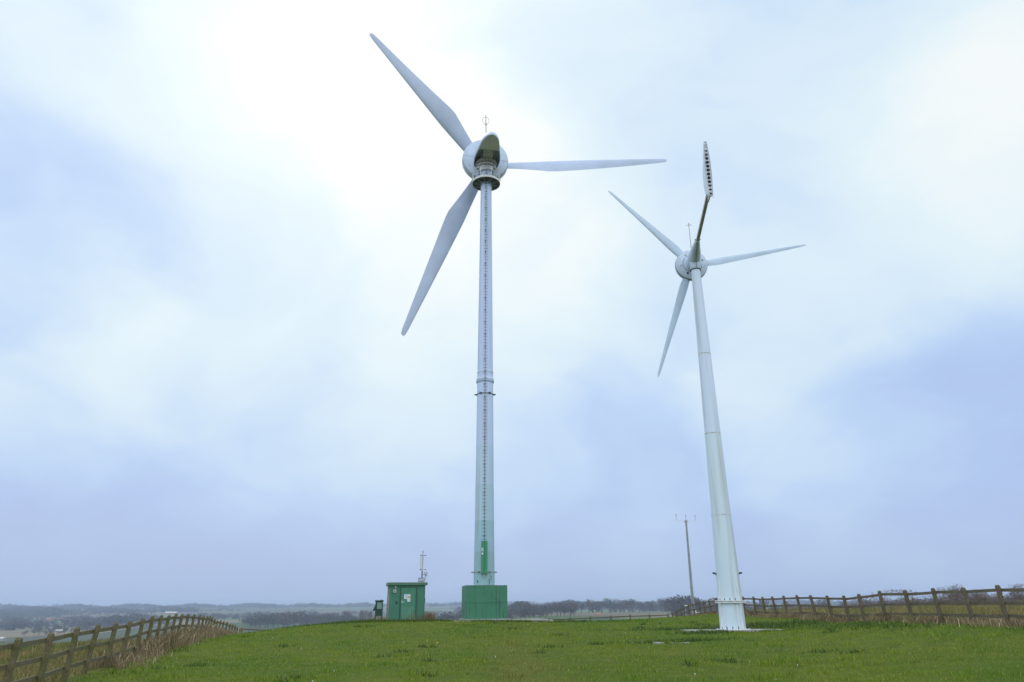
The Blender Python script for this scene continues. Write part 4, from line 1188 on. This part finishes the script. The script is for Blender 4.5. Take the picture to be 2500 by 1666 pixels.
def grass(name, x, y, hgt, wid, mt, label, leanf=.5, seg=1, cat='grass'):
    n = len(x); z = H(x, y); a = rng.random(n) * 2 * pi
    wx = np.cos(a) * wid; wy = np.sin(a) * wid
    la = rng.random(n) * 2 * pi; lm = rng.random(n) * leanf * hgt
    tx = np.cos(la) * lm; ty = np.sin(la) * lm
    tint = rng.random(n)
    if seg == 1:
        V = np.stack([np.stack([x - wx, y - wy, z - .01], -1), np.stack([x + wx, y + wy, z - .01], -1), np.stack([x + tx, y + ty, z + hgt], -1)], 1).reshape(-1, 3)
        F_ = np.arange(3 * n).reshape(-1, 3); T_ = np.repeat(tint, 3)
    else:
        m1 = .45; m2 = .8
        V = np.stack([np.stack([x - wx, y - wy, z - .02], -1), np.stack([x + wx, y + wy, z - .02], -1),
                      np.stack([x + tx * .25 - wx * .8, y + ty * .25 - wy * .8, z + hgt * m1], -1), np.stack([x + tx * .25 + wx * .8, y + ty * .25 + wy * .8, z + hgt * m1], -1),
                      np.stack([x + tx * .62 - wx * .5, y + ty * .62 - wy * .5, z + hgt * m2], -1), np.stack([x + tx * .62 + wx * .5, y + ty * .62 + wy * .5, z + hgt * m2], -1),
                      np.stack([x + tx * 1.15, y + ty * 1.15, z + hgt * (1 - .15 * leanf)], -1)], 1).reshape(-1, 3)
        o = (np.arange(n) * 7)[:, None]
        F_ = np.concatenate([o + np.array([[0, 1, 3]]), o + np.array([[0, 3, 2]]), o + np.array([[2, 3, 5]]), o + np.array([[2, 5, 4]]), o + np.array([[4, 5, 6]])], 0)
        T_ = np.repeat(tint, 7)
    ob = np_mesh(name, V, F_, [mt], tint=T_)
    return tag(ob, label, cat, kind='stuff')


M['lawn'] = blade_mat('lawn_blades', (.105, .200, .012), (.180, .245, .014), (.090, .150, .018), c4=(.32, .27, .09), track=True)
M['dead'] = blade_mat('dead_grass', (.29, .215, .13), (.20, .155, .085), (.15, .135, .055), c4=(.46, .38, .26))
M['roughg'] = blade_mat('rough_grass', (.25, .19, .08), (.11, .15, .035), (.12, .12, .035), c4=(.36, .26, .15))
M['weed'] = blade_mat('weed_leaves', (.055, .110, .018), (.080, .135, .02), (.045, .08, .02), c4=(.14, .15, .06))

fl = lambda y: np.interp(y, LY, LX, left=-8.0)
# lawn
n = 620000
yy = 14 + (66 - 14) * rng.random(n) ** 1.35
ww = yy * .80 + 1.5
xx = (rng.random(n) * 2 - 1) * ww
hb = rng.random(n)
k = (xx > fl(yy) + .1) & (xx < 16.1 + .2 * (rng.random(n) - .5))
inslab = ((np.abs(xx - 10.5) < 2.3) & (np.abs(yy - 38) < 1.05)) | ((np.abs(xx + 1.25) < 2.9) & (np.abs(yy - 50.7) < 2.2)) | ((np.abs(xx - 5.95) < .62) & (np.abs(yy - 30.2 + (xx - 5.95) * .25) < .2)) | ((np.abs(xx + 6.98) < 1.0) & (np.abs(yy - 50.4) < 1.0))
k &= ~inslab
xx, yy, hb = xx[k], yy[k], hb[k]
cl = vnoise(xx, yy, .55, 1) * .6 + vnoise(xx, yy, .22, 2) * .4
hg = (.018 + .105 * cl ** 2.6) * (.7 + .6 * hb) * (1 + .3 * vnoise(xx, yy, 5, 3))
tall = sstep(vnoise(xx, yy, 1.4, 9), .80, .97)
hg = hg * (1 + 1.2 * tall)
wd_ = .0045 + .00030 * (yy - 14)
grass('lawn_grass', xx, yy, hg, wd_, M['lawn'], 'short green grass covering the field', .9)


def clump_pts(cx, cy, n_, sx_, sy_): return cx + rng.normal(size=n_) * sx_, cy + rng.normal(size=n_) * sy_


# dead tall grass along left fence
V_ = []
n = 26000
yy = rng.uniform(21, 72, n); off = rng.normal(size=n) * .42 + .10
den = vnoise(yy, yy * 0, 1.6, 5) * .7 + .3 * vnoise(off * 3, yy, .6, 6)
keep = den > np.where(yy < 26, .62, .30)
yy, off = yy[keep], off[keep]; xx = fl(yy) + off
hg = rng.uniform(.22, .75, len(xx)) * (.25 + 1.25 * vnoise(xx, yy, 1.0, 7)) * np.interp(yy, [21, 27, 33, 72], [.5, .75, 1, 1])
grass('dead_grass', xx, yy, hg, np.full(len(xx), .006) + yy * .00010, M['dead'], 'tall dead brown grass growing along the foot of the left fence', 1.0, 2)
# dead grass at right fence
n = 22000
yy = rng.uniform(20, 72, n); off = rng.normal(size=n) * .38 + .15
keep = (vnoise(yy, off * .5, 1.1, 15) > .38); yy, off = yy[keep], off[keep]; xx = 16.25 + off
hg = rng.uniform(.12, .42, len(xx)) * (.5 + .8 * vnoise(xx, yy, 1.5, 8))
grass('dead_grass', xx, yy, hg, np.full(len(xx), .006) + yy * .00010, M['dead'], 'tawny dead grass along the foot of the right fence', 1.1, 2)
# rough pasture outside fences
n = 150000
yy = 20 + 110 * rng.random(n) ** 1.2; xx = 17 + rng.random(n) * (yy * .85 - 12).clip(1)
q = xx < yy * .86 + 3; xx, yy = xx[q], yy[q]
hg = rng.uniform(.12, .42, len(xx)) * (.3 + 1.1 * vnoise(xx, yy, 2.2, 11) ** 1.3)
grass('rough_grass', xx, yy, hg, .007 + yy * .00022, M['roughg'], 'ochre rough grass of the field beyond the right fence', .9, 1)
n = 60000
yy = 14 + 40 * rng.random(n); xx = fl(yy) - .2 - rng.random(n) * 11
hg = rng.uniform(.08, .34, n) * (.35 + 1.0 * vnoise(xx, yy, 2.0, 12))
grass('rough_grass', xx, yy, hg, .006 + yy * .0002, M['roughg'], 'ochre and green rough grass beyond the left fence', .9, 1)
# weeds along the crest, round the hut and the pads
X = []; Y = []
for cx, cy, n_, sx_, sy_ in ((-8, 48.9, 3500, 1.6, .35), (-6.5, 48.6, 1600, 1.2, .2), (-12, 51, 1800, 2.5, .6), (9.2, 36.6, 220, .8, .12), (12.4, 36.6, 200, .6, .12), (10.6, 39.4, 1500, 2.8, .35), (6.4, 30.75, 700, 1.0, .16), (-1.5, 48.2, 1200, 2.6, .12), (3.5, 49.6, 1200, 2.2, .4), (8.5, 36.0, 400, .8, .3), (13.2, 41, 1800, 1.8, .8), (14.5, 33, 1500, .8, 2.8)):
    a, b_ = clump_pts(cx, cy, n_, sx_, sy_); X.append(a); Y.append(b_)
for i in range(55):
    yc = 15 + 36 * random.random(); xc = random.uniform(-.7, .7) * yc
    if xc < float(fl(yc)) + .8 or xc > 15.6: continue
    a, b_ = clump_pts(xc, yc, random.randint(20, 70), random.uniform(.08, .28), random.uniform(.08, .22)); X.append(a); Y.append(b_)
X = np.concatenate(X); Y = np.concatenate(Y)
ins = ((np.abs(X - 10.5) < 2.25) & (np.abs(Y - 38) < 1.0)) | ((np.abs(X + 6.98) < 1.1) & (np.abs(Y - 50.4) < 1.05)) | (np.abs(X + 1.93) < 1.4) & (np.abs(Y - 50.3) < 1.5)
X, Y = X[~ins], Y[~ins]
grass('weeds', X, Y, rng.uniform(.05, .17, len(X)), .012 + .00035 * Y, M['weed'], 'darker leafy weeds in clumps over the field and round the hut', 1.3, 1, 'weeds')


def dead_clump(x, y, n_, sx_, sy_, h0, h1_, label, name='dry_stalks', col='dead'):
    a, b_ = clump_pts(x, y, n_, sx_, sy_)
    return grass(name, a, b_, rng.uniform(h0, h1_, n_), np.full(n_, .007), M[col], label, .55, 2, 'stalks')
dead_clump(-5.45, 49.8, 420, .22, .25, .3, .75, 'dry brown stalks against the right side of the green hut')
dead_clump(-6.2, 49.05, 90, .35, .06, .25, .65, 'sparse dry stalks in front of the green hut')
dead_clump(-8.4, 49.7, 160, .35, .15, .2, .5, 'dry stalks round the foot of the dark cabinet')
dead_clump(-18.6, 55.4, 200, .5, .3, .15, .4, 'dark dry tuft on the crest near the end of the left fence')

# tufts creeping over the slab edges
X = []; Y = []
for cx, cy, n_, sx_, sy_ in ((8.75, 36.95, 160, .12, .06), (9.6, 36.92, 90, .2, .05), (11.7, 36.95, 150, .16, .06), (12.15, 37.2, 220, .10, .25), (12.6, 36.95, 60, .1, .05), (5.75, 29.98, 90, .07, .06), (6.15, 30.0, 60, .08, .05), (-.2, 48.3, 160, .35, .05), (.8, 48.5, 120, .2, .05), (-2.9, 48.0, 160, .4, .06)):
    a, b_ = clump_pts(cx, cy, n_, sx_, sy_); X.append(a); Y.append(b_)
X = np.concatenate(X); Y = np.concatenate(Y)
grass('slab_edge_grass', X, Y, rng.uniform(.08, .17, len(X)), .010 + .0002 * Y, M['lawn'], 'grass tufts creeping over the edges of the concrete slabs', 1.0, 1)

# daisies and a dandelion
mb = MB()
for i in range(20):
    yc = 16 + 30 * random.random(); xc = random.uniform(-.62, .66) * yc
    if xc < float(fl(yc)) + .5 or xc > 15.8: continue
    z = h1(xc, yc) + .06; r_ = .010 + random.random() * .008
    mb.add([(xc + cos(2 * pi * k / 6) * r_, yc + sin(2 * pi * k / 6) * r_, z + random.uniform(0, .02)) for k in range(6)] + [(xc, yc, z - .05)], [(0, 1, 2, 3, 4, 5), (0, 1, 6), (2, 3, 6), (4, 5, 6)])
o = mb.build('daisies', M['white'], None); tag(o, 'scattered small white flowers in the grass', 'flowers', kind='stuff')
zc = h1(-2.35, 26.5)
dn = thing('dandelion', 'single yellow flower in the grass below the green hut', 'flower', (-3.05, 31.5, h1(-3.05, 31.5)))
MB().tube([(0, 0, 0), (0, 0, .07)], .006, 5).build('stem', M['cover'], dn)
MB().lathe([(.01, .06), (.045, .075), (.04, .09), (.01, .095)], 10).build('flower_head', M['yellow'], dn)
